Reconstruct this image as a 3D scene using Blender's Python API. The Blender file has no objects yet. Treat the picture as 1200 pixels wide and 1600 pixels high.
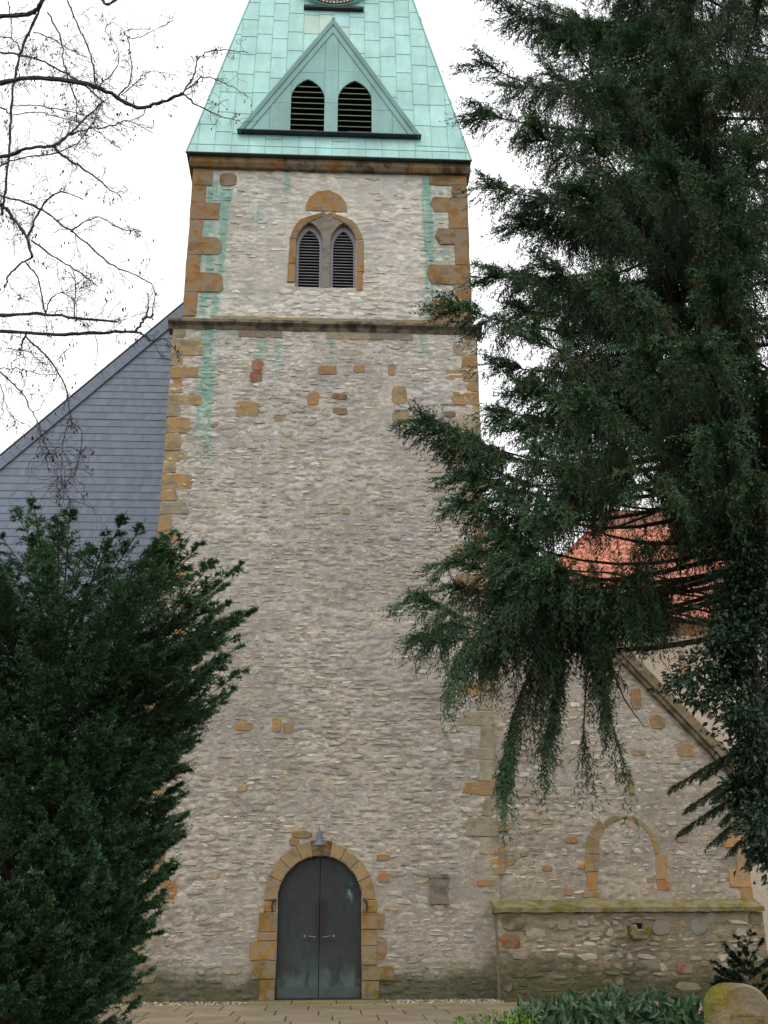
import bpy, math, random
import numpy as np
from math import radians, sin, cos, pi, tan

# ------------------------------------------------------------------ scene, camera, sky, sun
S = bpy.context.scene
COL = S.collection
S.render.engine = 'CYCLES'
S.cycles.use_denoising = True
S.cycles.max_bounces = 6
S.cycles.diffuse_bounces = 4
S.view_settings.view_transform = 'Standard'
S.view_settings.look = 'None'
S.view_settings.gamma = 1
S.view_settings.use_curve_mapping = False
S.view_settings.exposure = 0.0

F_PX, PITCH, YAW, ROLL = 1645.0, radians(20.96), radians(3.06), 0.0056
CAM = np.array([0.1305, -22.687, 1.5465])
_f = np.array([sin(YAW)*cos(PITCH), cos(YAW)*cos(PITCH), sin(PITCH)])
_r = np.array([cos(YAW), -sin(YAW), 0.0])
_u = np.cross(_r, _f)
_r2 = cos(ROLL)*_r - sin(ROLL)*_u
_u2 = sin(ROLL)*_r + cos(ROLL)*_u
from mathutils import Matrix, Vector
cd = bpy.data.cameras.new('camera')
cam = bpy.data.objects.new('camera', cd)
COL.objects.link(cam)
cam.matrix_world = Matrix(((_r2[0], _u2[0], -_f[0], CAM[0]), (_r2[1], _u2[1], -_f[1], CAM[1]), (_r2[2], _u2[2], -_f[2], CAM[2]), (0, 0, 0, 1)))
cd.sensor_fit = 'VERTICAL'
cd.sensor_height = 24
cd.lens = 24*F_PX/1600
cd.clip_start = 0.05
cd.clip_end = 3000
S.camera = cam

SUN_EL, SUN_AZ = radians(60), radians(200)      # soft high light from behind the camera
W = bpy.data.worlds.new('World')
S.world = W
W.use_nodes = True
wn = W.node_tree.nodes
wl = W.node_tree.links
wn.clear()
wo = wn.new('ShaderNodeOutputWorld')
wb = wn.new('ShaderNodeBackground')
sky = wn.new('ShaderNodeTexSky')
sky.sky_type = 'NISHITA'
sky.sun_disc = False
sky.sun_elevation = SUN_EL
sky.sun_rotation = SUN_AZ
sky.dust_density = 6
sky.air_density = 1.5
cloud = wn.new('ShaderNodeMix')                 # an even cloud cover hides nearly all of the blue
cloud.data_type = 'RGBA'
cloud.inputs['Factor'].default_value = 0.88
cloud.inputs['B'].default_value = (16.0, 16.0, 16.2, 1)
wl.new(sky.outputs[0], cloud.inputs['A'])
wl.new(cloud.outputs['Result'], wb.inputs['Color'])
wb.inputs['Strength'].default_value = 0.1
wl.new(wb.outputs[0], wo.inputs[0])

sd = bpy.data.lights.new('sun', 'SUN')
sd.energy = 0.5
sd.angle = radians(40)
sd.color = (1.0, 0.97, 0.93)
sun = bpy.data.objects.new('sun', sd)
COL.objects.link(sun)
sun.rotation_euler = (radians(90)-SUN_EL, 0, radians(-20))
sun.location = (0, -10, 40)

# ------------------------------------------------------------------ helpers
R = random.Random(7)
NP = np.random.default_rng(11)


def ray(x, y):
    return _f*F_PX + _r2*(x-600) + _u2*(800-y)


def at(x, y, Y):
    """point on the plane at distance Y that the photograph shows at x, y"""
    d = ray(x, y)
    return CAM + d*((Y-CAM[1])/d[1])


def lin(r, g, b):
    def f(c):
        c /= 255.0
        return c/12.92 if c <= 0.04045 else ((c+0.055)/1.055)**2.4
    return np.array([f(r), f(g), f(b)])


def _hash(ix, iy, seed):
    h = (ix.astype(np.int64)*374761393 + iy.astype(np.int64)*668265263 + seed*974711) & 0x7fffffff
    h = ((h ^ (h >> 13))*1274126177) & 0x7fffffff
    return ((h ^ (h >> 16)) & 0xffff)/65535.0


def vnoise(x, y, seed=0):
    x = np.asarray(x, float)
    y = np.asarray(y, float)
    ix = np.floor(x)
    iy = np.floor(y)
    fx = x-ix
    fy = y-iy
    fx = fx*fx*(3-2*fx)
    fy = fy*fy*(3-2*fy)
    a = _hash(ix, iy, seed)
    b = _hash(ix+1, iy, seed)
    c = _hash(ix, iy+1, seed)
    d = _hash(ix+1, iy+1, seed)
    return (a*(1-fx)+b*fx)*(1-fy)+(c*(1-fx)+d*fx)*fy


def fbm(x, y, seed=0, o=4):
    s = 0
    a = 0.5
    t = 0
    for k in range(o):
        s = s+a*vnoise(np.asarray(x)*2**k, np.asarray(y)*2**k, seed+k*17)
        t += a
        a *= 0.5
    return s/t


def sstep(a, b, x):
    t = np.clip((x-a)/(b-a), 0, 1)
    return t*t*(3-2*t)


# ---- object building
def root_loc(p):
    while p is not None and p.parent is not None:
        p = p.parent
    return np.array(p.location) if p is not None else np.zeros(3)


def tag(o, label=None, cat=None, group=None, kind=None):
    if label:
        o['label'] = label
    if cat:
        o['category'] = cat
    if group:
        o['group'] = group
    if kind:
        o['kind'] = kind
    return o


def thing(name, label, cat, loc=(0, 0, 0), group=None):
    o = bpy.data.objects.new(name, None)
    o.empty_display_size = 0.2
    COL.objects.link(o)
    o.location = loc
    return tag(o, label, cat, group)


def mesh_np(name, v, tris=None, quads=None, mat=None, col=None, smooth=False):
    """mesh from numpy arrays; col is per vertex rgb"""
    me = bpy.data.meshes.new(name)
    v = np.asarray(v, np.float32)
    loops = []
    starts = []
    n = 0
    if tris is not None and len(tris):
        t = np.asarray(tris, np.int32)
        loops.append(t.ravel())
        starts.append(np.arange(len(t))*3)
        n = len(t)*3
    if quads is not None and len(quads):
        q = np.asarray(quads, np.int32)
        loops.append(q.ravel())
        starts.append(n+np.arange(len(q))*4)
    loops = np.concatenate(loops)
    starts = np.concatenate(starts)
    me.vertices.add(len(v))
    me.vertices.foreach_set('co', v.ravel())
    me.loops.add(len(loops))
    me.loops.foreach_set('vertex_index', loops.astype(np.int32))
    me.polygons.add(len(starts))
    me.polygons.foreach_set('loop_start', starts.astype(np.int32))
    if col is not None:
        a = me.attributes.new('Col', 'FLOAT_COLOR', 'POINT')
        c = np.ones((len(v), 4), np.float32)
        c[:, :3] = col
        a.data.foreach_set('color', c.ravel())
    me.update(calc_edges=True)
    me.polygons.foreach_set('use_smooth', np.full(len(starts), bool(smooth)))
    if mat:
        me.materials.append(mat)
    return me


class MB:
    """collects shapes of one part"""
    def __init__(s):
        s.v = []
        s.f = []
        s.c = []

    def add(s, v, f, c=None):
        n = len(s.v)
        s.v += [tuple(map(float, p)) for p in v]
        s.f += [tuple(i+n for i in q) for q in f]
        s.c += [tuple(c) if c is not None else (0.5, 0.5, 0.5)]*len(v)

    def box(s, a, b, c=None):
        x0, y0, z0 = a
        x1, y1, z1 = b
        s.add([(x0, y0, z0), (x1, y0, z0), (x1, y1, z0), (x0, y1, z0), (x0, y0, z1), (x1, y0, z1), (x1, y1, z1), (x0, y1, z1)],
              [(0, 3, 2, 1), (4, 5, 6, 7), (0, 1, 5, 4), (1, 2, 6, 5), (2, 3, 7, 6), (3, 0, 4, 7)], c)

    def prism(s, pts, y0, y1, c=None, bev=0.0):
        """polygon in x, z (counter-clockwise seen from the front) from front y0 to back y1, front edge chamfered by bev"""
        n = len(pts)
        p = np.array(pts, float)
        if bev > 0:
            cen = p.mean(0)
            d = np.roll(p, -1, 0)-np.roll(p, 1, 0)
            nr = np.stack([-d[:, 1], d[:, 0]], 1)
            nr /= np.linalg.norm(nr, axis=1)[:, None]+1e-9
            q = p+nr*bev
            v = [(x, y0, z) for x, z in q]+[(x, y0+bev, z) for x, z in p]+[(x, y1, z) for x, z in p]
            f = [tuple(range(n))]
            for k in range(2):
                for i in range(n):
                    j = (i+1) % n
                    f.append((k*n+i, (k+1)*n+i, (k+1)*n+j, k*n+j))
            f.append(tuple(range(3*n-1, 2*n-1, -1)))
        else:
            v = [(x, y0, z) for x, z in p]+[(x, y1, z) for x, z in p]
            f = [tuple(range(n))]
            for i in range(n):
                j = (i+1) % n
                f.append((i, n+i, n+j, j))
            f.append(tuple(range(2*n-1, n-1, -1)))
        s.add(v, f, c)

    def tube(s, pts, rad, sides=6, c=None):
        v, f = tube(pts, rad, sides)
        s.add(v, f, c)

    def lathe(s, prof, o, n=20, c=None):
        v = []
        f = []
        for r, z in prof:
            for k in range(n):
                a = 2*pi*k/n
                v.append((o[0]+r*cos(a), o[1]+r*sin(a), o[2]+z))
        for i in range(len(prof)-1):
            for k in range(n):
                j = (k+1) % n
                f.append((i*n+k, i*n+j, (i+1)*n+j, (i+1)*n+k))
        s.add(v, f, c)

    def mesh(s, name, mat, off=(0, 0, 0), smooth=False):
        me = bpy.data.meshes.new(name)
        off = np.array(off)
        me.from_pydata([tuple(np.array(p)-off) for p in s.v], [], s.f)
        a = me.attributes.new('Col', 'FLOAT_COLOR', 'POINT')
        c = np.ones((len(s.v), 4), np.float32)
        c[:, :3] = np.array(s.c)
        a.data.foreach_set('color', c.ravel())
        if mat:
            me.materials.append(mat)
        me.validate()
        me.update()
        if smooth:
            me.polygons.foreach_set('use_smooth', np.ones(len(me.polygons), bool))
        return me

    def build(s, name, mat, parent=None, smooth=False, **kw):
        o = bpy.data.objects.new(name, s.mesh(name, mat, root_loc(parent), smooth))
        COL.objects.link(o)
        o.parent = parent
        return tag(o, **kw)


def put(name, me, parent=None, loc=(0, 0, 0), **kw):
    o = bpy.data.objects.new(name, me)
    COL.objects.link(o)
    o.parent = parent
    o.location = loc
    return tag(o, **kw)


def put_np(name, v, tris=None, quads=None, mat=None, col=None, parent=None, smooth=False, **kw):
    v = np.asarray(v, float)-root_loc(parent)
    return put(name, mesh_np(name, v, tris, quads, mat, col, smooth), parent, **kw)


def tube(pts, rad, sides=6):
    pts = np.asarray(pts, float)
    n = len(pts)
    rad = np.broadcast_to(np.asarray(rad, float), (n,))
    t = np.gradient(pts, axis=0)
    t /= np.linalg.norm(t, axis=1)[:, None]+1e-9
    ref = np.array([0.31, 0.2, 0.93]) if abs(t[0, 2]) < 0.8 else np.array([0.9, 0.3, 0.1])
    v = []
    for i in range(n):
        a = np.cross(t[i], ref)
        a /= np.linalg.norm(a)+1e-9
        b = np.cross(t[i], a)
        for k in range(sides):
            th = 2*pi*k/sides
            v.append(pts[i]+rad[i]*(cos(th)*a+sin(th)*b))
    f = []
    for i in range(n-1):
        for k in range(sides):
            j = (k+1) % sides
            f.append((i*sides+k, i*sides+j, (i+1)*sides+j, (i+1)*sides+k))
    f.append(tuple(range(sides)))
    f.append(tuple(range(n*sides-1, (n-1)*sides-1, -1)))
    return v, f


def spline(pts, m):
    """smooth curve through points"""
    p = np.asarray(pts, float)
    if len(p) < 3:
        return np.array([p[0]+(p[-1]-p[0])*t for t in np.linspace(0, 1, m)])
    e = np.vstack([2*p[0]-p[1], p, 2*p[-1]-p[-2]])
    out = []
    for t in np.linspace(0, len(p)-1-1e-6, m):
        i = int(t)
        u = t-i
        a, b, c, d = e[i], e[i+1], e[i+2], e[i+3]
        out.append(0.5*((2*b)+(-a+c)*u+(2*a-5*b+4*c-d)*u*u+(-a+3*b-3*c+d)*u**3))
    return np.array(out)


# ------------------------------------------------------------------ materials
def mat(name, rough=0.8, base=None, noise=(18, 0.25), fine=(90, 0.15), bump=0.0, bscale=60, spec=0.3, metal=0.0, trans=0.0, tint=None, streak=None, chips=None):
    m = bpy.data.materials.new(name)
    m.use_nodes = True
    nt = m.node_tree
    N = nt.nodes
    L = nt.links
    b = N['Principled BSDF']
    b.inputs['Roughness'].default_value = rough
    b.inputs['Metallic'].default_value = metal
    b.inputs['Specular IOR Level'].default_value = spec
    tc = N.new('ShaderNodeNewGeometry')
    if base is None:
        src = N.new('ShaderNodeAttribute')
        src.attribute_name = 'Col'
        c = src.outputs['Color']
    else:
        src = N.new('ShaderNodeRGB')
        src.outputs[0].default_value = (*base, 1)
        c = src.outputs[0]

    def vary(c, scale, amt, det, vec):
        n = N.new('ShaderNodeTexNoise')
        n.inputs['Scale'].default_value = scale
        n.inputs['Detail'].default_value = det
        n.inputs['Roughness'].default_value = 0.6
        L.new(vec, n.inputs['Vector'])
        mr = N.new('ShaderNodeMapRange')
        mr.inputs['From Min'].default_value = 0.25
        mr.inputs['From Max'].default_value = 0.75
        mr.inputs['To Min'].default_value = 1-amt
        mr.inputs['To Max'].default_value = 1+amt
        L.new(n.outputs['Fac'], mr.inputs['Value'])
        mm = N.new('ShaderNodeVectorMath')
        mm.operation = 'SCALE'
        L.new(c, mm.inputs[0])
        L.new(mr.outputs[0], mm.inputs['Scale'])
        return mm.outputs[0]
    if noise:
        c = vary(c, noise[0], noise[1], 3, tc.outputs['Position'])
    if fine:
        c = vary(c, fine[0], fine[1], 2, tc.outputs['Position'])
    if streak:
        mp = N.new('ShaderNodeMapping')
        mp.inputs['Scale'].default_value = (streak[0], streak[0], streak[0]*0.08)
        L.new(tc.outputs['Position'], mp.inputs['Vector'])
        c = vary(c, 1.0, streak[1], 4, mp.outputs[0])
    if tint:                       # a second colour in large soft patches
        n = N.new('ShaderNodeTexNoise')
        n.inputs['Scale'].default_value = tint[1]
        n.inputs['Detail'].default_value = 5
        L.new(tc.outputs['Position'], n.inputs['Vector'])
        mr = N.new('ShaderNodeMapRange')
        mr.inputs['From Min'].default_value = tint[2]
        mr.inputs['From Max'].default_value = tint[2]+0.15
        mr.inputs['To Max'].default_value = tint[3]
        L.new(n.outputs['Fac'], mr.inputs['Value'])
        mx = N.new('ShaderNodeMix')
        mx.data_type = 'RGBA'
        L.new(mr.outputs[0], mx.inputs['Factor'])
        L.new(c, mx.inputs['A'])
        mx.inputs['B'].default_value = (*tint[0], 1)
        c = mx.outputs['Result']
    chip_h = None
    if chips:                      # lime-washed faces of small stones showing through the mortar
        cc_, sx_, sz_, thr, amt = chips
        wn_ = N.new('ShaderNodeTexNoise')
        wn_.inputs['Scale'].default_value = 2.2
        L.new(tc.outputs['Position'], wn_.inputs['Vector'])
        ad = N.new('ShaderNodeVectorMath')
        ad.operation = 'MULTIPLY_ADD'
        ad.inputs[1].default_value = (0.16, 0.16, 0.16)
        L.new(wn_.outputs['Color'], ad.inputs[0])
        L.new(tc.outputs['Position'], ad.inputs[2])
        mp = N.new('ShaderNodeMapping')
        mp.inputs['Scale'].default_value = (sx_, sx_, sz_)
        L.new(ad.outputs[0], mp.inputs['Vector'])
        n = N.new('ShaderNodeTexNoise')
        n.inputs['Scale'].default_value = 1.0
        n.inputs['Detail'].default_value = 3
        n.inputs['Roughness'].default_value = 0.62
        L.new(mp.outputs[0], n.inputs['Vector'])
        lf = N.new('ShaderNodeTexNoise')
        lf.inputs['Scale'].default_value = 0.75
        lf.inputs['Detail'].default_value = 3
        L.new(tc.outputs['Position'], lf.inputs['Vector'])
        ma = N.new('ShaderNodeMath')
        ma.operation = 'MULTIPLY_ADD'
        ma.inputs[1].default_value = 0.35
        L.new(lf.outputs['Fac'], ma.inputs[0])
        L.new(n.outputs['Fac'], ma.inputs[2])
        mr = N.new('ShaderNodeMapRange')
        mr.inputs['From Min'].default_value = thr+0.175
        mr.inputs['From Max'].default_value = thr+0.175+0.035
        mr.inputs['To Max'].default_value = amt
        L.new(ma.outputs[0], mr.inputs['Value'])
        mx = N.new('ShaderNodeMix')
        mx.data_type = 'RGBA'
        L.new(mr.outputs[0], mx.inputs['Factor'])
        L.new(c, mx.inputs['A'])
        sc_ = N.new('ShaderNodeVectorMath')
        sc_.operation = 'MULTIPLY'
        sc_.inputs[1].default_value = cc_
        L.new(c, sc_.inputs[0])
        L.new(sc_.outputs[0], mx.inputs['B'])
        c = mx.outputs['Result']
        chip_h = ma.outputs[0]
    L.new(c, b.inputs['Base Color'])
    if bump > 0:
        n = N.new('ShaderNodeTexNoise')
        n.inputs['Scale'].default_value = bscale
        n.inputs['Detail'].default_value = 5
        L.new(tc.outputs['Position'], n.inputs['Vector'])
        bp = N.new('ShaderNodeBump')
        bp.inputs['Strength'].default_value = bump
        bp.inputs['Distance'].default_value = 0.02
        hsrc = n.outputs['Fac']
        if chip_h is not None:
            hm = N.new('ShaderNodeMath')
            hm.operation = 'MULTIPLY_ADD'
            hm.inputs[1].default_value = 1.2
            L.new(chip_h, hm.inputs[0])
            L.new(hsrc, hm.inputs[2])
            hsrc = hm.outputs[0]
        L.new(hsrc, bp.inputs['Height'])
        L.new(bp.outputs[0], b.inputs['Normal'])
    if trans > 0:
        t = N.new('ShaderNodeBsdfTranslucent')
        L.new(c, t.inputs['Color'])
        ms = N.new('ShaderNodeMixShader')
        ms.inputs[0].default_value = trans
        L.new(b.outputs[0], ms.inputs[1])
        L.new(t.outputs[0], ms.inputs[2])
        L.new(ms.outputs[0], N['Material Output'].inputs['Surface'])
    return m


M = dict(
    rubble=mat('rubble_stone', 0.92, None, (9, 0.20), (70, 0.20), 0.4, 45, 0.15, chips=((1.24, 1.25, 1.22), 9, 15, 0.52, 0.7)),
    mortar=mat('lime_mortar', 0.95, None, (5, 0.14), (60, 0.22), 0.3, 35, 0.1, chips=((1.34, 1.34, 1.30), 8.5, 15, 0.525, 0.85)),
    plaster=mat('lime_plaster', 0.95, None, (3, 0.12), (60, 0.18), 0.35, 30, 0.1, chips=((1.28, 1.29, 1.27), 6, 14, 0.57, 0.9)),
    sand=mat('ochre_sandstone', 0.9, None, (4, 0.28), (45, 0.24), 0.6, 40, 0.15, tint=((0.245, 0.205, 0.145), 4.0, 0.42, 0.8), chips=((0.62, 0.60, 0.62), 2.2, 4.0, 0.56, 0.55)),
    copper=mat('verdigris_copper', 0.55, None, (1.3, 0.14), (30, 0.05), 0.25, 5, 0.4, streak=(3.2, 0.15)),
    copper_dark=mat('tarnished_copper', 0.6, None, (4, 0.2), (40, 0.1), 0.1, 20, 0.4),
    slate=mat('slate', 0.5, None, (6, 0.08), (60, 0.06), 0.12, 40, 0.45),
    tile=mat('clay_tile', 0.75, None, (4, 0.2), (40, 0.15), 0.25, 50, 0.3),
    door=mat('door_sheet_metal', 0.5, None, (3, 0.25), (25, 0.12), 0.1, 15, 0.5),
    iron=mat('wrought_iron', 0.6, (0.03, 0.03, 0.035), (20, 0.3), None, 0.2, 60, 0.5),
    lamp=mat('lamp_metal', 0.45, (0.10, 0.115, 0.15), (20, 0.15), None, 0, 10, 0.5),
    wood=mat('grey_wood', 0.8, None, (10, 0.15), (60, 0.15), 0.2, 60, 0.2),
    void=mat('dark_interior', 0.95, (0.012, 0.012, 0.014), None, None, 0, 10, 0.05),
    bark=mat('bark', 0.95, None, (8, 0.3), (60, 0.3), 0.6, 40, 0.1),
    needle=mat('conifer_needles', 0.6, None, (1.5, 0.25), None, 0, 10, 0.25, trans=0.12),
    leaf=mat('evergreen_leaf', 0.35, None, (3, 0.25), None, 0, 10, 0.5, trans=0.08),
    paving=mat('concrete_paving', 0.9, None, (1.7, 0.22), (60, 0.16), 0.2, 80, 0.2),
    pebble=mat('pebble', 0.8, None, None, None, 0, 10, 0.3),
    soil=mat('soil', 0.95, (0.05, 0.038, 0.026), (2, 0.35), (40, 0.4), 0.6, 25, 0.1, tint=((0.045, 0.065, 0.02), 0.7, 0.45, 0.9)),
    gold=mat('gold_leaf_paint', 0.5, (0.78, 0.66, 0.42), (30, 0.1), None, 0, 10, 0.5),
    dial=mat('black_dial', 0.5, (0.02, 0.018, 0.025), (10, 0.1), None, 0, 10, 0.4),
    zinc=mat('zinc', 0.4, (0.42, 0.44, 0.46), (6, 0.12), None, 0, 10, 0.5, 0.5),
    render=mat('light_rubble_wall', 0.95, (0.52, 0.44, 0.35), (4, 0.12), (20, 0.16), 1.0, 9, 0.1),
)
OCHRE = lin(164, 132, 88)
ORANGE = lin(172, 104, 52)
GREYSTONE = lin(150, 145, 140)


def jit(c, a=0.12, hue=0.05):
    k = 1+R.uniform(-a, a)
    return tuple(np.clip(np.array(c)*k*np.array([1+R.uniform(-hue, hue), 1, 1+R.uniform(-hue, hue)]), 0.005, 0.95))


# ------------------------------------------------------------------ ground
def ground():
    n = 60
    xs = np.concatenate([np.linspace(-400, -22, 8), np.linspace(-20, 20, n), np.linspace(22, 400, 8)])
    ys = np.concatenate([np.linspace(-300, -40, 6), np.linspace(-38, 20, n), np.linspace(30, 500, 8)])
    X, Y = np.meshgrid(xs, ys)
    Z = -0.03+0.05*(fbm(X*0.6, Y*0.6, 5)-0.5)*(np.abs(X) < 21)-0.02
    Z = np.where(Y > -6.2, np.minimum(Z, -0.045), Z)
    v = np.stack([X, Y, Z], -1).reshape(-1, 3)
    w = len(xs)
    q = [(j*w+i, j*w+i+1, (j+1)*w+i+1, (j+1)*w+i) for j in range(len(ys)-1) for i in range(w-1)]
    tag(put_np('ground', v, None, q, M['soil']), kind='structure')


ground()


def paving():
    b = MB()
    b.box((-14, -6.1, -0.06), (13.9, -0.9, -0.028), lin(64, 62, 46))
    base = b.build('pavement', M['paving'], None, kind='structure')
    y = -1.22
    k = 0
    rows = [(-1.22, 0.30, 0.84), (-2.26, 1.02, 0.78), (-3.28, 1.0, 0.72), (-4.3, 1.0, 0.76), (-5.35, 1.03, 0.74)]
    for yr, d, wd in rows:
        x = -6.2-R.uniform(0, 0.6)
        while x < 7:
            w_ = wd*R.uniform(0.97, 1.03)
            g = 0.010
            m = MB()
            z = R.uniform(-0.004, 0.004)
            c = jit(lin(128, 116, 96) if yr < -1.3 else lin(126, 122, 86), 0.13, 0.04)
            pts = [(x+g, yr+g), (x+w_-g, yr+g), (x+w_-g, yr+d-g), (x+g, yr+d-g)]
            bv = 0.012
            pin = [(x+g+bv, yr+g+bv), (x+w_-g-bv, yr+g+bv), (x+w_-g-bv, yr+d-g-bv), (x+g+bv, yr+d-g-bv)]
            v = [(p[0], p[1], -0.035) for p in pts]+[(p[0], p[1], z-0.008) for p in pts]+[(p[0], p[1], z) for p in pin]
            f = [(8, 9, 10, 11)]
            for q in range(2):
                for i in range(4):
                    j = (i+1) % 4
                    f.append((q*4+i, q*4+j, q*4+4+j, q*4+4+i))
            m.add(v, f, c)
            m.build('paving_slab', M['paving'], base)
            x += w_
    # threshold slabs before the door
    for x0, x1 in ((-1.35, -0.5), (-0.5, 0.35), (0.35, 1.3)):
        m = MB()
        m.box((x0+0.01, -0.91, -0.04), (x1-0.01, -0.03, 0.002+R.uniform(0, 0.004)), jit(lin(122, 116, 82), 0.09, 0.03))
        m.build('paving_slab', M['paving'], base)


paving()


def gravel():
    n = 5200
    x = NP.uniform(-7, 3.6, n)
    y = NP.uniform(-0.9, -0.02, n)
    ok = ~((x > -1.36) & (x < 1.32))
    x, y = x[ok], y[ok]
    n = len(x)
    s = NP.uniform(0.012, 0.032, n)
    oct_v = np.array([(1, 0, 0), (0, 1, 0), (-1, 0, 0), (0, -1, 0), (0, 0, 0.7), (0, 0, -0.4)])
    tri = np.array([(0, 1, 4), (1, 2, 4), (2, 3, 4), (3, 0, 4), (1, 0, 5), (2, 1, 5), (3, 2, 5), (0, 3, 5)])
    a = NP.uniform(0, 6.28, n)
    sx = s*NP.uniform(0.7, 1.4, n)
    v = np.zeros((n, 6, 3))
    for k in range(6):
        px, py, pz = oct_v[k]
        v[:, k, 0] = x+sx*(px*np.cos(a)-py*np.sin(a))
        v[:, k, 1] = y+s*(px*np.sin(a)+py*np.cos(a))
        v[:, k, 2] = -0.02+s*pz*NP.uniform(0.6, 1.3, n)+NP.uniform(0, 0.012, n)
    pal = np.array([lin(190, 184, 176), lin(140, 128, 116), lin(110, 82, 66), lin(84, 62, 52), lin(166, 150, 136)])
    c = pal[NP.integers(0, 5, n)][:, None, :]*NP.uniform(0.7, 1.15, (n, 1, 1))*np.ones((n, 6, 1))
    t = (tri[None]+(np.arange(n)*6)[:, None, None]).reshape(-1, 3)
    put_np('gravel', v.reshape(-1, 3), t, None, M['pebble'], c.reshape(-1, 3), label='strip of brown and white gravel along the foot of the tower', kind='stuff')['category'] = 'gravel'
    b = MB()
    b.box((-7, -0.93, -0.05), (3.7, 0.05, -0.03), lin(80, 62, 50))
    b.build('gravel_bed', M['paving'], None, kind='structure')


gravel()

# ------------------------------------------------------------------ masonry
TX0, TX1 = -3.78, 3.66          # lower stage of the tower
UX0, UX1 = -3.60, 3.58          # upper stage
UY = 0.10
ZS = 15.15                      # string course
ZC = 19.86                      # cornice
AX1 = 8.92                      # right end of the aisle wall


def cop_z(x):                   # underside line of the sloping coping
    return 6.54-(x-6.78)*1.13


def verdigris(x, z):
    """0..1, how strongly rain from the copper roof has stained the wall"""
    n = fbm(x*3.0, z*0.7, 91)
    n2 = fbm(x*7, z*2.2, 37)
    s = 0*x
    edge = 0.25*(n-0.5)

    def strip(x0, x1, z0, z1, k):
        e = 0.12+0*z
        m = sstep(x0-0.10, x0+0.06, x+edge)*(1-sstep(x1-0.06, x1+0.10, x+edge))
        return k*m*sstep(z0-0.6, z0+0.5, z+2*(n-0.5))*(1-sstep(z1-0.1, z1+0.1, z))
    up = z > 15.2
    s = np.maximum(s, np.where(up, strip(-3.25, -2.62, 15.2, 19.5, 0.95), 0))
    s = np.maximum(s, np.where(up, strip(2.42, 2.68, 15.2, 19.9, 1.0), 0))
    s = np.maximum(s, np.where(up, strip(2.7, 3.05, 15.2, 19.9, 0.25), 0))
    s = np.maximum(s, np.where(up, strip(-1.25, -1.05, 19.2, 19.9, 0.6), 0))
    s = np.maximum(s, np.where(up, strip(-2.0, -1.8, 18.2, 18.9, 0.5), 0))
    lo = ~up
    s = np.maximum(s, np.where(lo, strip(-3.05, -2.72, 11.8, 15.2, 0.85), 0))
    for a, b_, z0, k in ((-1.85, -1.5, 14.3, 0.7), (-1.25, -1.1, 14.4, 0.65), (0.05, 0.16, 14.5, 0.5), (2.25, 2.42, 14.2, 0.6), (-2.6, -2.3, 14.6, 0.4)):
        s = np.maximum(s, np.where(lo, strip(a, b_, z0, 15.2, k), 0))
    n3 = fbm(x*13, z*0.9, 23, 3)
    return np.clip(s*(0.35+0.8*n2)*(0.35+1.25*sstep(0.3, 0.62, n3)), 0, 0.95)


def moss(x, z, top=0.55):
    n = fbm(x*1.3, z*1.5, 55)
    return np.clip(1-sstep(0.25, top+0.35, z+0.9*(n-0.5)), 0, 1)


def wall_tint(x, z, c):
    """weathering and painted-in tree shade over the whole wall: paler high up, darker tan low down, verdigris and moss"""
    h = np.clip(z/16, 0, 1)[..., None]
    c = c*((1-h)*np.array([0.86, 0.82, 0.755])+h*np.array([1.12, 1.125, 1.13]))  # height gradient also paints in the dimmer light under the trees
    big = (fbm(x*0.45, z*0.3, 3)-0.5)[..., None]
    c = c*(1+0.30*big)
    g = verdigris(x, z)[..., None]
    c = c*(1-0.82*g)+np.array(lin(112, 160, 146))*0.82*g
    m = moss(x, z)[..., None]
    c = c*(1-0.85*m)+np.array(lin(66, 67, 42))*0.85*m
    return np.clip(c, 0.01, 0.9)


def mortar_sheet(name, x0, x1, z0, z1, Y, keep, parent, step=0.03, amp=0.011, seed=1, base=(164, 156, 142), m='mortar'):
    nx = int((x1-x0)/step)+1
    nz = int((z1-z0)/step)+1
    xs = np.linspace(x0, x1, nx)
    zs = np.linspace(z0, z1, nz)
    X, Z = np.meshgrid(xs, zs)
    wz = Z+0.10*fbm(X*1.7, Z*1.7, seed+2, 2)
    e1 = fbm(X*5, wz*16, seed, 3)
    e2 = fbm(X*9, wz*22, seed+5, 2)
    rough = sstep(0.32, 0.6, fbm(X*0.7, Z*0.6, seed+21, 3))          # rubble shows here, elsewhere smooth mortar
    bed = sstep(0.42, 0.62, e1)
    d = amp*(0.35+0.65*rough)*(1.5*(bed-0.5)+0.9*(e2-0.5))+amp*1.0*(fbm(X*0.8, Z*0.8, seed+9, 3)-0.5)
    Yv = Y-d
    c = np.array(lin(*base))*(0.80+0.40*fbm(X*2, Z*3, seed+4))[..., None]
    c = c*(1+(0.30*rough*(bed-0.45)+0.22*(e2-0.5)))[..., None]
    warm = (fbm(X*2.6, wz*7, seed+33, 3)-0.5)[..., None]
    c = c*(1+warm*np.array([0.10, 0.0, -0.22]))
    pale = sstep(0.52, 0.72, fbm(X*1.1, Z*1.6, seed+14))[..., None]
    c = c*(1-0.25*pale)+np.array(lin(172, 168, 164))*0.25*pale
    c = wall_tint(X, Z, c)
    v = np.stack([X, Yv, Z], -1).reshape(-1, 3)
    i, j = np.meshgrid(np.arange(nx-1), np.arange(nz-1))
    i = i.ravel()
    j = j.ravel()
    k = keep((xs[i]+xs[i+1])/2, (zs[j]+zs[j+1])/2)
    i, j = i[k], j[k]
    q = np.stack([j*nx+i, j*nx+i+1, (j+1)*nx+i+1, (j+1)*nx+i], 1)
    return put_np(name, v, None, q, M[m], c.reshape(-1, 3), parent, True)


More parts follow.
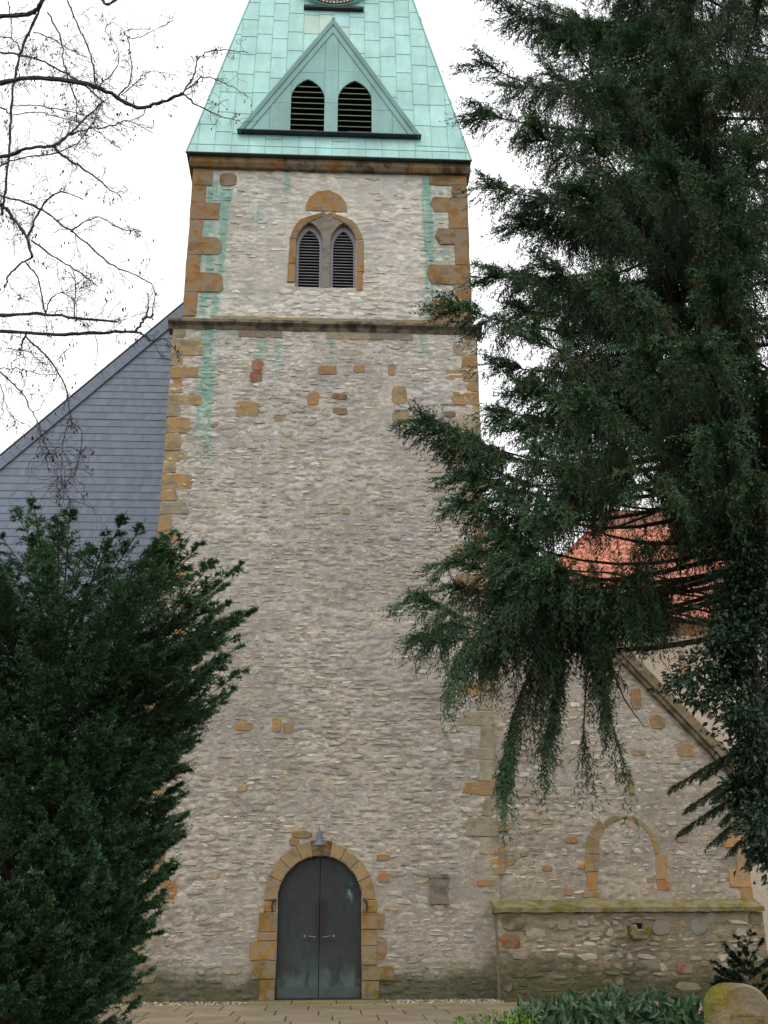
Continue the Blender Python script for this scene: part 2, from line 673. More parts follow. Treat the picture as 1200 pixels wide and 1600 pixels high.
PAL = [(lin(206, 203, 192), 0.24), (lin(184, 179, 168), 0.26), (lin(160, 154, 145), 0.22), (lin(172, 160, 138), 0.12), (lin(138, 134, 132), 0.13), (lin(170, 142, 106), 0.03)]
PALC = np.array([p[0] for p in PAL])
PALP = np.array([p[1] for p in PAL])
PALP = PALP/PALP.sum()


def stone_shape(cx, cz, w, h, Y, proud, tilt, rnd):
    """one irregular field stone: buried rim, shoulder ring, slightly tilted face"""
    n = 8
    a = np.arange(n)*2*pi/n+rnd.uniform(-0.33, 0.33, n)
    ca, sa = np.cos(a), np.sin(a)
    e = rnd.uniform(0.45, 0.9)
    rx = np.sign(ca)*np.abs(ca)**e*w/2*rnd.uniform(0.7, 1.12, n)
    rz = np.sign(sa)*np.abs(sa)**e*h/2*rnd.uniform(0.6, 1.18, n)
    sk = rnd.uniform(-0.6, 0.6)
    rx = rx+sk*rz
    rz = rz+rnd.uniform(-0.12, 0.12)*rx
    ins = min(0.02, h*0.2)
    fx = 1-ins/(w/2)
    fz = 1-ins/(h/2)
    v = np.zeros((2*n+1, 3))
    v[:n, 0] = cx+rx
    v[:n, 2] = cz+rz
    v[:n, 1] = Y+0.012
    v[n:2*n, 0] = cx+rx*fx
    v[n:2*n, 2] = cz+rz*fz
    v[n:2*n, 1] = Y-proud-tilt*rz/h*0.9+rnd.uniform(-0.006, 0.006, n)
    v[2*n] = (cx, Y-proud-0.005, cz)
    return v


_n = 8
ST_Q = np.array([(i, (i+1) % _n, _n+(i+1) % _n, _n+i) for i in range(_n)])
ST_T = np.array([(_n+i, _n+(i+1) % _n, 2*_n) for i in range(_n)])


def lay_stones(x0, x1, z0, z1, Y, keep, seed, cover, hmin=0.06, hmax=0.135, wmin=0.10, wmax=0.36):
    """courses of uneven field stones; cover(x, z) is the share of stones not hidden by mortar"""
    rnd = np.random.default_rng(seed)
    out = []
    z = z0
    while z < z1:
        h = rnd.uniform(hmin, hmax)*(0.75+0.75*float(vnoise(np.array(z*1.3), np.array(0.5), seed+3)))
        x = x0-rnd.uniform(0, 0.2)
        while x < x1:
            w = min(rnd.uniform(wmin, wmax)*(0.7+h*3), 0.55)
            w *= 0.7+0.7*float(vnoise(np.array(x*0.9), np.array(z*0.9), seed+8))
            cx = x+w/2
            cz = z+h/2+0.14*(vnoise(cx*0.8, z*0.5, seed)-0.5)+rnd.uniform(-0.022, 0.022)
            x += w+rnd.uniform(-0.005, 0.03)
            if cx-w/2 < x0+0.02 or cx+w/2 > x1-0.02 or cz+h/2 > z1-0.01 or cz-h/2 < z0:
                continue
            if rnd.uniform() > cover(cx, cz):
                continue
            hh = h*rnd.uniform(0.5, 1.12)
            ww = w*rnd.uniform(0.75, 1.0)
            if not (keep(cx, cz, ww/2, hh/2)):
                continue
            out.append((cx, cz, ww, hh))
        z += h*0.98
    return out, rnd


def build_stones(parent, stones, rnd, Y, n_parts, pal=PALC, pp=PALP, bright=None, seed=0):
    """the largest stones as parts of their own, all others joined"""
    order = sorted(range(len(stones)), key=lambda i: -stones[i][2]*stones[i][3])
    V = []
    Cc = []
    cnt = 0
    for r_, i in enumerate(order):
        cx, cz, w, h = stones[i]
        proud = rnd.uniform(-0.002, 0.013)+(0.005 if r_ < n_parts else 0)
        v = stone_shape(cx, cz, w, h, Y, proud, rnd.uniform(-0.012, 0.02), rnd)
        k = rnd.choice(len(pal), p=pp)
        c = pal[k]*rnd.uniform(0.88, 1.08)
        c = c*0.58+np.array(lin(170, 163, 151))*0.42
        if bright is not None:
            b = bright(cx, cz)
            c = c*(1-b)+np.array(lin(214, 210, 198))*b
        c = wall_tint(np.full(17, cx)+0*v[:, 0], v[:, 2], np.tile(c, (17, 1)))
        c = c*rnd.uniform(0.86, 1.1, (17, 1))
        if r_ < n_parts:
            put_np('stone', v, ST_T, ST_Q, M['rubble'], c, parent)
        else:
            V.append(v)
            Cc.append(c)
            cnt += 1
    if cnt:
        off = (np.arange(cnt)*17)[:, None, None]
        put_np('stones', np.concatenate(V), (ST_T[None]+off).reshape(-1, 3), (ST_Q[None]+off).reshape(-1, 4), M['rubble'], np.concatenate(Cc), parent, kind='stuff')


def block(parent, name, pts, Y, proud, c, depth=0.15, bev=0.012, z_moss=True, m='sand'):
    """a dressed stone with an uneven outline, pts counter-clockwise in x, z"""
    p = []
    n = len(pts)
    for i in range(n):
        a = np.array(pts[i])
        b_ = np.array(pts[(i+1) % n])
        L_ = np.linalg.norm(b_-a)
        k = max(1, int(L_/0.22))
        for q in range(k):
            t = q/k
            jn = 0.014 if q else 0.006
            p.append(tuple(a+(b_-a)*t+np.array([R.uniform(-jn, jn), R.uniform(-jn, jn)])))
    b = MB()
    b.prism(p, Y-proud, Y+depth, c, bev)
    o = b.build(name, M[m], parent)
    return o


def lone_stone(parent, p, Y, c, proud=0.01):
    xc = sum(q[0] for q in p)/len(p)
    zc = sum(q[1] for q in p)/len(p)
    w = abs(p[1][0]-p[0][0])
    h = abs(p[2][1]-p[1][1])
    n = 11
    e = R.uniform(0.45, 0.7)
    tw = R.uniform(-0.15, 0.15)
    pts = []
    for k in range(n):
        a = 2*pi*k/n+R.uniform(-0.15, 0.15)
        dx = np.sign(cos(a))*abs(cos(a))**e*w/2*R.uniform(0.82, 1.05)
        dz = np.sign(sin(a))*abs(sin(a))**e*h/2*R.uniform(0.8, 1.06)
        pts.append((xc+dx+tw*dz, zc+dz-tw*dx*0.6))
    b = MB()
    cl = np.array(c)*0.85+np.array([0.28, 0.25, 0.2])*0.15
    b.prism(pts, Y-proud-R.uniform(0, 0.01), Y+0.1, jit(cl, 0.1, 0.03), 0.010)
    return b.build('stone', M['sand'], parent)


def rect(x0, x1, z0, z1):
    return [(x0, z0), (x1, z0), (x1, z1), (x0, z1)]


def arch_pts(xc, zs, r, a0, a1, n):
    return [(xc+r*cos(radians(a)), zs+r*sin(radians(a))) for a in np.linspace(a0, a1, n)]


def prect(x0, y0, x1, y1, Y):
    """outline on the wall plane Y of a stone seen between these picture coordinates"""
    return [(p[0], p[2]) for p in (at(x0, y1, Y), at(x1, y1, Y), at(x1, y0, Y), at(x0, y0, Y))]


def lancet(xl, xr, z0, zs, za, n=7):
    """pointed opening, counter-clockwise from bottom left: right side, right arc to apex, left arc, left side"""
    xm = (xl+xr)/2
    r_ = [(xr-(xr-xm)*t**1.9, zs+(za-zs)*(1-(1-t)**1.25)) for t in np.linspace(0, 1, n)]
    l_ = [(xl+(xm-xl)*t**1.9, zs+(za-zs)*(1-(1-t)**1.25)) for t in np.linspace(1, 0, n)]
    return [(xl, z0), (xr, z0)]+r_+l_[1:], r_, l_


def in_poly(poly, x, z):
    x = np.asarray(x)
    z = np.asarray(z)
    r_ = np.zeros(x.shape, bool)
    n = len(poly)
    for i in range(n):
        x0, z0 = poly[i]
        x1, z1 = poly[(i+1) % n]
        if z0 == z1:
            continue
        c = ((z0 > z) != (z1 > z)) & (x < (x1-x0)*(z-z0)/(z1-z0)+x0)
        r_ ^= c
    return r_


def clip(poly, nx, nz, d):
    """keep the part of a polygon where nx*x + nz*z <= d"""
    out = []
    n = len(poly)
    for i in range(n):
        a = poly[i]
        b = poly[(i+1) % n]
        fa = nx*a[0]+nz*a[1]-d
        fb = nx*b[0]+nz*b[1]-d
        if fa <= 0:
            out.append(a)
        if (fa < 0 < fb) or (fb < 0 < fa):
            t = fa/(fa-fb)
            out.append((a[0]+(b[0]-a[0])*t, a[1]+(b[1]-a[1])*t))
    return out


def area(p):
    return 0.5*sum(p[i][0]*p[(i+1) % len(p)][1]-p[(i+1) % len(p)][0]*p[i][1] for i in range(len(p)))


# ------------------------------------------------------------------ the tower
tower = thing('church_tower', 'square rubble stone church tower with ochre quoins and green copper spire', 'tower', (0, 3.7, 0))
DOOR = [(-0.85, 0), (0.85, 0)]+arch_pts(0, 1.84, 0.85, 0, 180, 25)
DOOR_OUT = [(-1.1, -0.1), (1.1, -0.1)]+arch_pts(0, 1.84, 1.1, 0, 180, 21)
SPECIAL = []          # (polygon, plane, parent key, colour) single coloured stones

LWX = [at(460.7, 448, UY)[0], at(502.7, 448, UY)[0], at(515, 449, UY)[0], at(556.7, 449, UY)[0]]
WZ0 = at(480, 448, UY)[2]
WZS = at(460, 378, UY)[2]
WZA = at(486, 347, UY)[2]
LAN_L, L_r, L_l = lancet(LWX[0], LWX[1], WZ0, WZS, WZA)
LAN_R, R_r, R_l = lancet(LWX[2], LWX[3], WZ0, WZS, WZA)
WXM = (LWX[1]+LWX[2])/2
WPK = at(511, 335, UY)[2]
WIN_HOLE = [(LWX[0], WZ0), (LWX[3], WZ0), (LWX[3], WZS)]+R_r[1:]+[(WXM, WPK)]+L_l[0:]+[]


def keep_lo(x, z):
    return ~in_poly(DOOR, x, z)


def keep_up(x, z):
    return ~in_poly(WIN_HOLE, x, z)


mortar_sheet('wall_facing', TX0, TX1, -0.05, ZS+0.05, 0.0, keep_lo, tower, seed=1, base=(163, 157, 149))
mortar_sheet('wall_facing', UX0, UX1, ZS, ZC+0.15, UY, keep_up, tower, amp=0.011, seed=31, base=(176, 171, 161), m='plaster')
# body of the tower: side and back walls, and a dark core behind the openings
b = MB()
for x0, x1, z0, z1, y0 in ((TX0, TX1, -0.05, ZS+0.02, 0.03), (UX0, UX1, ZS+0.02, ZC+0.15, UY+0.03)):
    b.add([(x0, y0, z0), (x0, 7.4, z0), (x1, 7.4, z0), (x1, y0, z0), (x0, y0, z1), (x0, 7.4, z1), (x1, 7.4, z1), (x1, y0, z1)],
          [(0, 4, 5, 1), (1, 5, 6, 2), (2, 6, 7, 3)], lin(150, 142, 128))
b.build('wall', M['mortar'], tower)
b = MB()
b.box((TX0+0.3, 0.62, -0.05), (TX1-0.3, 7.1, ZC), lin(20, 20, 20))
b.build('interior', M['void'], tower)


# --- quoins
def quoins(x_edge, sgn, z0, z1, Y, seed, pale):
    rr = random.Random(seed)
    z = z0
    k = 0
    while z < z1-0.12:
        h = min(rr.uniform(0.26, 0.46), z1-z)
        w = (rr.uniform(0.5, 0.8) if k % 2 else rr.uniform(0.26, 0.4))
        k += 1
        if rr.random() > (pale if (sgn > 0 or z > 9) else 0.72):
            c = np.array(lin(176, 140, 90) if rr.random() < 0.6 else lin(178, 154, 112))
        else:
            c = np.array(lin(172, 160, 138))
        c = c*rr.uniform(0.82, 1.08)
        m_ = float(moss(np.array([x_edge]), np.array([z+h/2]))[0])
        c = c*(1-0.6*m_)+np.array(lin(74, 74, 46))*0.6*m_
        xa, xb = (x_edge-0.014, x_edge+w) if sgn > 0 else (x_edge-w, x_edge+0.014)
        ro = 0.05
        inner = [rr.uniform(-ro, ro) for _ in range(4)]
        pts = [(xa, z+0.008), (xb+inner[0], z+0.008+abs(inner[2])*0.5), (xb+inner[1], z+h*0.5), (xb-abs(inner[3]), z+h-0.008), (xa, z+h-0.008)] if sgn > 0 else [(xa+inner[0], z+0.008+abs(inner[2])*0.5), (xb, z+0.008), (xb, z+h-0.008), (xa+abs(inner[3]), z+h-0.008), (xa+inner[1], z+h*0.5)]
        block(tower, 'quoin', pts, Y, 0.004+rr.uniform(0, 0.012), c, 0.32 if k % 2 else 0.6)
        z += h


quoins(TX0, 1, 0.0, ZS-0.14, 0.0, 4, 0.2)
quoins(TX1, -1, 1.95, ZS-0.14, 0.0, 9, 0.35)
UQ_L = [(301, 258, 331, 290), (301, 290, 321, 317), (297, 317, 342, 343), (297, 343, 316, 371), (291, 371, 347, 398), (287, 398, 312, 427), (285, 427, 349, 456), (281, 456, 306, 494)]
UQ_R = [(671, 269, 704, 290), (704, 269, 728, 290), (706, 290, 728, 309), (672, 309, 728, 332), (701, 332, 729, 358), (680, 358, 732, 382), (711, 382, 733, 415), (667, 415, 736, 444), (711, 444, 737, 468), (671, 470, 738, 503)]
UQ = []
for q in UQ_L+UQ_R:
    p = prect(*q, UY)
    xs = [a[0] for a in p]
    zs = [a[1] for a in p]
    x0, x1, z0, z1 = min(xs[0], xs[3]), max(xs[1], xs[2]), min(zs[:2]), max(zs[2:])
    if q in UQ_L:
        x0 = UX0-0.014
    elif q[2] > 720:
        x1 = UX1+0.014
    UQ.append((x0, x1, z0, z1))
    c = jit(lin(152, 116, 74) if R.random() < 0.7 else lin(138, 106, 74), 0.14, 0.04)
    pts = rect(x0, x1, z0+0.008, z1-0.008)
    if (x1-x0) > 0.8:                    # long stones have a rubbed-off inner end
        e = 0.12
        pts = [(x0, z0), (x1-e, z0), (x1, z0+e*0.8), (x1-0.04, z1-e), (x1-e*1.4, z1), (x0, z1)] if q in UQ_L else [(x0+e, z0), (x1, z0), (x1, z1), (x0+e*0.7, z1), (x0, (z0+z1)/2)]
    block(tower, 'quoin', pts, UY, 0.02+R.uniform(0, 0.01), c, 0.3)

# --- single coloured stones set in the rubble: picture box, plane, colour
lone = [((342, 270, 370, 292), UY, (128, 100, 74)),
        ((392, 562, 412, 580), 0, (164, 98, 52)), ((389, 579, 411, 598), 0, (140, 76, 46)), ((367, 626, 405, 653), 0, (176, 138, 84)),
        ((495, 571, 528, 586), 0, (170, 126, 74)), ((551, 570, 571, 583), 0, (174, 128, 70)), ((605, 567, 619, 588), 0, (180, 148, 102)), ((612, 601, 636, 632), 0, (178, 142, 92)), ((612, 640, 640, 662), 0, (176, 152, 112)),
        ((518, 614, 543, 624), 0, (140, 92, 62)), ((520, 636, 543, 648), 0, (134, 100, 68)), ((479, 612, 500, 634), 0, (180, 134, 78)), ((693, 642, 713, 653), 0, (138, 84, 62)), ((427, 650, 442, 660), 0, (166, 138, 82)), ((328, 661, 340, 668), 0, (150, 110, 80)),
        ((533, 793, 548, 804), 0, (188, 150, 88)), ((366, 1128, 396, 1142), 0, (192, 142, 62)), ((425, 1120, 440, 1146), 0, (184, 140, 66)), ((441, 1128, 458, 1146), 0, (188, 146, 76)), ((438, 1196, 464, 1203), 0, (182, 160, 88)),
        ((370, 1225, 385, 1238), 0, (180, 158, 104)), ((588, 1364, 611, 1380), 0, (178, 100, 44)), ((588, 1334, 609, 1346), 0, (172, 124, 60)), ((455, 1297, 488, 1310), 0, (158, 122, 62)), ((452, 1309, 468, 1322), 0, (168, 112, 52)),
        ((765, 1316, 790, 1370), 0, (176, 134, 68)), ((744, 1373, 774, 1386), 0, (164, 116, 62)), ((766, 1210, 782, 1240), 0, (176, 128, 62)), ((768, 1248, 780, 1262), 0, (172, 106, 52)), ((770, 1285, 796, 1300), 0, (164, 132, 78)),
        ((588, 1468, 604, 1500), 0, (156, 96, 44)), ((244, 1372, 278, 1416), 0, (178, 116, 62)), ((300, 1120, 318, 1130), 0, (170, 164, 160))]
LONE = []
for q, Y, c in lone:
    p = prect(*q, Y)
    xc = sum(a[0] for a in p)/4
    zc = sum(a[1] for a in p)/4
    w = abs(p[1][0]-p[0][0])
    h = abs(p[3][1]-p[0][1])
    LONE.append((xc-w/2, xc+w/2, zc-h/2, zc+h/2, Y))
    n = 10
    pts = []
    for k in range(n):
        a = 2*pi*k/n+0.2
        e = 0.5
        pts.append((xc+np.sign(cos(a))*abs(cos(a))**e*w/2*R.uniform(0.86, 1.04), zc+np.sign(sin(a))*abs(sin(a))**e*h/2*R.uniform(0.86, 1.04)))
    bb = MB()
    cl = np.array(lin(*c))
    cl = cl*0.82+np.array([0.3, 0.27, 0.22])*0.18
    bb.prism(pts, Y-0.008-R.uniform(0, 0.012), Y+0.1, jit(cl, 0.1, 0.03), 0.010)
    bb.build('stone', M['sand'], tower)

# --- arch and jambs of the doorway
angs = [0, 24, 44, 62, 78, 100, 116, 136, 156, 180]
for i in range(9):
    ro = 0.85+(0.31 if 3 < i < 6 or i == 4 else 0.26+R.uniform(-0.03, 0.06))
    a0, a1 = angs[i]+0.25, angs[i+1]-0.25
    pts = arch_pts(0, 1.84, ro, a0, a1, 6)+arch_pts(0, 1.84, 0.853, a1, a0, 6)
    c = jit(lin(168, 140, 92) if i != 4 else lin(112, 82, 46), 0.10, 0.04)
    bb = MB()
    bb.prism(pts, -0.03-R.uniform(0, 0.012), 0.24, c, 0.012)
    bb.build('voussoir', M['sand'], tower)
for sg, rows in ((-1, [(0.0, 0.38, 0.30), (0.38, 0.72, 0.46), (0.72, 1.08, 0.52), (1.08, 1.24, 0.38), (1.24, 1.62, 0.36), (1.62, 1.84, 0.26)]),
                 (1, [(0.0, 0.34, 0.34), (0.34, 0.62, 0.62), (0.62, 0.98, 0.30), (0.98, 1.28, 0.30), (1.28, 1.60, 0.44), (1.60, 1.84, 0.30)])):
    for z0, z1, w in rows:
        c = np.array(lin(158, 122, 66) if R.random() < 0.6 else lin(154, 128, 84))*R.uniform(0.85, 1.1)
        if z0 < 0.4:
            c = c*0.5+np.array(lin(84, 82, 48))*0.5
        xa, xb = (0.853, 0.853+w) if sg > 0 else (-0.853-w, -0.853)
        block(tower, 'jamb_stone', rect(xa, xb, z0+0.006, z1-0.006), 0.0, 0.026+R.uniform(0, 0.014), c, 0.24)

# --- rubble stones
def boxes_hit(bs, x, z, a, h):
    for q in bs:
        if q[0] < x+a*0.7 and q[1] > x-a*0.7 and q[2] < z+h*0.6 and q[3] > z-h*0.6:
            return True
    return False


LO = [q for q in LONE if q[4] == 0]
UPS = [q for q in LONE if q[4] != 0]+[(a-0.03, b_+0.03, c_-0.02, d_+0.02) for a, b_, c_, d_ in UQ]
UPS += [(at(448, 440, UY)[0], at(569, 440, UY)[0], at(500, 452, UY)[2], at(500, 335, UY)[2]), (at(478, 330, UY)[0], at(542, 330, UY)[0], at(500, 340, UY)[2], at(500, 296, UY)[2])]


def stone_keep_lo(x, z, a, h):
    if x-a < TX0+0.3 or x+a > TX1-0.3:
        return False
    if abs(x) < 1.12+a*0.6 and z < 1.9:
        return False
    if math.hypot(x, z-1.84) < 1.14+a*0.4 and z > 1.7:
        return False
    return not boxes_hit(LO, x, z, a, h)


def cover_lo(x, z):
    n = float(fbm(np.array([x*0.55]), np.array([z*0.42]), 71)[0])
    c = 0.95 if n < 0.52 else 0.7
    if n > 0.64:
        c = 0.3
    return c


def bright_lo(x, z):
    n = float(fbm(np.array([x*0.8]), np.array([z*0.7]), 44)[0])
    return np.clip((n-0.52)*2.0+(z-9)*0.02, 0, 0.6)


st, rnd = lay_stones(TX0+0.1, TX1-0.1, 0.02, ZS-0.2, 0.0, stone_keep_lo, 21, cover_lo)
build_stones(tower, st, rnd, 0.0, 170, bright=bright_lo)


def stone_keep_up(x, z, a, h):
    return not boxes_hit(UPS, x, z, a, h)


def cover_up(x, z):
    n = float(fbm(np.array([x*0.7]), np.array([z*0.9]), 17)[0])
    t = np.clip((z-16.2)/3.4, 0, 1)
    c = 0.85*(1-t)+0.22*t
    if n > 0.55:
        c *= 0.5
    if abs(x) > 2.4:
        c = 0.7
    return c


st, rnd = lay_stones(UX0+0.05, UX1-0.05, ZS+0.15, ZC-0.02, UY, stone_keep_up, 23, cover_up, 0.07, 0.17, 0.15, 0.44)
build_stones(tower, st, rnd, UY, 90, bright=lambda x, z: np.clip(0.25+(17.5-z)*0.22, 0.05, 0.6))

# --- string course, cornice
def moulding(name, x0, x1, n, prof, c, parent, m='sand', c_alt=None):
    """blocks of a moulding along x; prof is a list of (y, z)"""
    e = np.linspace(x0, x1, n+1)
    for i in range(n):
        xa, xb = e[i]+(0.003 if i else 0), e[i+1]-(0.003 if i < n-1 else 0)
        k = len(prof)
        dz = R.uniform(-0.006, 0.006)
        dy = R.uniform(-0.008, 0.004)
        v = [(xa, y+dy, z+dz) for y, z in prof]+[(xb, y+dy, z+dz) for y, z in prof]
        f = [tuple(range(k)), tuple(range(2*k-1, k-1, -1))]
        for j in range(k):
            j2 = (j+1) % k
            f.append((j, k+j, k+j2, j2))
        if name == 'lintel_stone' and i in (0, 2, 5):
            continue
        bb = MB()
        cc = c if (c_alt is None or R.random() < 0.55) else c_alt
        bb.add(v, f, jit(cc, 0.15, 0.04))
        bb.build(name, M[m], parent)


moulding('string_course_stone', TX0-0.14, TX1+0.14, 7, [(-0.15, ZS-0.02), (-0.15, ZS+0.05), (0.02, ZS+0.16), (0.30, ZS+0.17), (0.30, ZS-0.17), (-0.02, ZS-0.17), (-0.06, ZS-0.08)], lin(92, 82, 74), tower, 'sand', lin(78, 72, 70))
moulding('plinth_stone', UX0+0.7, UX1-0.5, 5, [(UY-0.025, ZS+0.175), (UY-0.025, ZS+0.27), (UY+0.2, ZS+0.29), (UY+0.2, ZS+0.175)], lin(160, 136, 96), tower, 'sand', lin(150, 142, 120))
moulding('cornice_stone', UX0-0.10, UX1+0.10, 9, [(-0.02, ZC), (-0.10, ZC+0.10), (-0.10, ZC+0.27), (0.5, ZC+0.27), (0.5, ZC)], lin(140, 102, 58), tower, 'sand', lin(92, 74, 58))
moulding('lintel_stone', TX0+0.5, TX1-0.5, 6, [(-0.012, ZS-0.36), (-0.016, ZS-0.18), (0.1, ZS-0.18), (0.1, ZS-0.36)], lin(150, 132, 112), tower, 'rubble', lin(128, 116, 104))

# --- belfry window
gc = lin(136, 130, 124)
bb = MB()
tym = [(LWX[1], WZ0), (LWX[2], WZ0), (LWX[2], WZS)]+R_l[::-1][1:]+[(WXM+0.02, WPK)]+L_r[::-1]
bb.prism(tym, UY-0.005, UY+0.3, gc, 0.012)
bb.build('mullion', M['sand'], tower, label='grey stone mullion and tympanum between the belfry lancets')
jx0, jx1 = at(448.7, 440, UY)[0], at(568.7, 440, UY)[0]
block(tower, 'window_jamb', rect(jx0, LWX[0], at(450, 441, UY)[2], (WZ0+WZS)/2), UY, 0.03, jit(lin(164, 126, 76)), 0.4)
block(tower, 'window_jamb', rect(jx0+0.02, LWX[0], (WZ0+WZS)/2+0.01, WZS+0.08), UY, 0.026, jit(lin(158, 118, 70)), 0.4)
block(tower, 'window_jamb', rect(LWX[3], jx1-0.03, at(560, 454, UY)[2], (WZ0+WZS)/2-0.2), UY, 0.03, jit(lin(168, 112, 62)), 0.4)
block(tower, 'window_jamb', rect(LWX[3], jx1, (WZ0+WZS)/2-0.19, WZS+0.08), UY, 0.028, jit(lin(160, 122, 72)), 0.4)
for arc, sg in ((L_l, -1), (R_r, 1)):
    a = list(arc) if sg > 0 else list(arc)[::-1]      # spring -> apex
    a = [p for p in a if p[1] > WZS+0.08]
    a = [(LWX[3] if sg > 0 else LWX[0], WZS+0.09)]+a
    outer = []
    for i, (x, z) in enumerate(a):
        t = i/(len(a)-1)
        outer.append((x+sg*(0.17-0.05*t), z+0.02+0.16*t))
    outer[-1] = (WXM+sg*0.10, WPK+0.07)
    pts = a+[(WXM+sg*0.02, WPK+0.005)]+outer[::-1]
    if area(pts) < 0:
        pts = pts[::-1]
    bb = MB()
    bb.prism(pts, UY-0.022, UY+0.25, jit(lin(152, 120, 78)), 0.01)
    bb.build('arch_stone', M['sand'], tower)
bx = [(at(x, y, UY)[0], at(x, y, UY)[2]) for x, y in ((477, 330), (511, 333), (543, 334), (540, 316), (531, 305), (514, 297), (496, 299), (484, 308), (478, 320))]
bx[0] = (bx[0][0], max(bx[0][1], WZA+0.32))
bx[1] = (WXM, WPK+0.09)
bx[2] = (bx[2][0], max(bx[2][1], WZA+0.32))
bb = MB()
bb.prism(bx, UY-0.020, UY+0.1, lin(164, 122, 72), 0.012)
bb.build('arch_stone', M['sand'], tower)
for xl, xr, arcs in ((LWX[0], LWX[1], LAN_L), (LWX[2], LWX[3], LAN_R)):
    # wooden frame ring
    i_p, i_r, i_l = lancet(xl+0.075, xr-0.075, WZ0+0.05, WZS-0.02, WZA-0.16)
    o_p = lancet(xl, xr, WZ0, WZS, WZA)[0]
    n = len(o_p)
    v = [(x, UY+0.13, z) for x, z in o_p]+[(x, UY+0.13, z) for x, z in i_p]+[(x, UY+0.24, z) for x, z in i_p]
    f = [(i, (i+1) % n, n+(i+1) % n, n+i) for i in range(n)]+[(n+i, n+(i+1) % n, 2*n+(i+1) % n, 2*n+i) for i in range(n)]
    bb = MB()
    bb.add(v, f, lin(146, 144, 150))
    fr = bb.build('louvre_frame', M['wood'], tower)
    z = WZ0+0.07
    while z < WZA-0.28:
        t = np.clip((z-WZS)/(WZA-0.16-WZS), 0, 1)
        hw = ((xr-xl)/2-0.075)*(1-max(0, 1-(1-t)**0.8)**1.9) if t > 0 else (xr-xl)/2-0.075
        xm = (xl+xr)/2
        bb = MB()
        v = [(xm-hw, UY+0.15, z), (xm+hw, UY+0.15, z), (xm+hw, UY+0.25, z+0.05), (xm-hw, UY+0.25, z+0.05)]
        v += [(p[0], p[1], p[2]+0.018) for p in v]
        bb.add(v, [(0, 1, 5, 4), (0, 3, 2, 1), (4, 5, 6, 7), (1, 2, 6, 5), (3, 0, 4, 7), (2, 3, 7, 6)], jit(lin(142, 138, 144), 0.1, 0.02))
        bb.build('louvre_slat', M['wood'], fr)
        z += 0.088
    bb = MB()
    bb.box((xl-0.03, UY+0.3, WZ0-0.02), (xr+0.03, UY+0.34, WZA+0.05))
    bb.build('louvre_backing', M['void'], fr)

# --- doors
DC = lin(39, 44, 45)


def door_color(x, z):
    c = np.tile(np.array(DC), (len(x), 1))
    n = fbm(x*4, z*4, 8)
    g = (1-sstep(0.35, 0.72, z+0.5*(n-0.5)))*sstep(0.35, 0.6, fbm(x*9, z*3, 12))
    c = c*(1-0.6*g[:, None])+np.array(lin(84, 108, 98))*0.6*g[:, None]
    w_ = sstep(0.5, 0.75, fbm(x*2.2+7, z*1.1, 29))[:, None]*0.45
    c = c*(1-w_)+np.array(lin(50, 66, 60))*w_
    sc = sstep(0.62, 0.7, fbm(x*24, z*3.5, 61))[:, None]*0.08
    c = c*(1-sc)+np.array(lin(88, 98, 92))*sc
    rr = np.exp(-((x-0.04)/0.13)**2)*(0.4+1.2*fbm(x*6, z*2, 77))*sstep(0.7, 1.25, z)*(1-sstep(1.75, 2.0, z))
    rr = np.clip(rr, 0, 1)
    c = c*(1-0.85*rr[:, None])+np.array(lin(26, 15, 14))*0.85*rr[:, None]
    c = np.maximum(c, 0.003)
    p = np.exp(-((x-0.62)/0.05)**2-((z-1.98)/0.14)**2)*sstep(0.45, 0.6, fbm(x*20, z*12, 3))
    c = c*(1-p[:, None])+np.array(lin(120, 160, 142))*p[:, None]
    return c


for sg in (-1, 1):
    x0, x1 = (-0.82, -0.006) if sg < 0 else (0.006, 0.82)
    xs = np.linspace(x0, x1, 40)
    zt = 1.84+np.sqrt(np.maximum(0.82**2-xs**2, 0.0))
    nz = 90
    v = []
    for j in range(nz):
        t = j/(nz-1)
        for x, z1 in zip(xs, zt):
            z = 0.03+(z1-0.03)*t
            v.append((x, 0.13-0.006*float(vnoise(np.array(x*3), np.array(z*3), 5)), z))
    v = np.array(v)
    n = len(xs)
    q = [(j*n+i, j*n+i+1, (j+1)*n+i+1, (j+1)*n+i) for j in range(nz-1) for i in range(n-1)]
    leaf = put_np('door_leaf', v, None, q, M['door'], door_color(v[:, 0], v[:, 2]), tower, True)
    bb = MB()
    xa, xb = (x0+0.004, x1-0.004)
    bb.box((xa, 0.108, 0.035), (xb, 0.13, 0.23), lin(66, 74, 72))
    bb.build('kick_plate', M['door'], leaf)
    hx = sg*0.24
    bb = MB()
    bb.box((hx-0.09*(sg < 0)-0.02*(sg > 0), 0.108, 1.10), (hx+0.02*(sg < 0)+0.09*(sg > 0), 0.125, 1.20), lin(58, 62, 60))
    bb.tube([(hx-sg*0.03, 0.12, 1.16), (hx-sg*0.03, 0.07, 1.16), (hx-sg*0.17, 0.065, 1.145)], 0.012, 8, lin(110, 116, 112))
    bb.tube([(hx+sg*0.05, 0.12, 1.165), (hx+sg*0.05, 0.085, 1.165)], 0.022, 10, lin(120, 126, 122))
    bb.build('door_handle', M['copper_dark'], leaf)
    bb = MB()
    bb.tube([(sg*0.90, 0.0, 1.84), (sg*0.90, -0.07, 1.85), (sg*0.93, -0.09, 1.83), (sg*0.955, -0.08, 1.72), (sg*0.94, -0.06, 1.62)], [0.03, 0.03, 0.028, 0.02, 0.012], 7)
    bb.build('door_hook', M['iron'], tower)
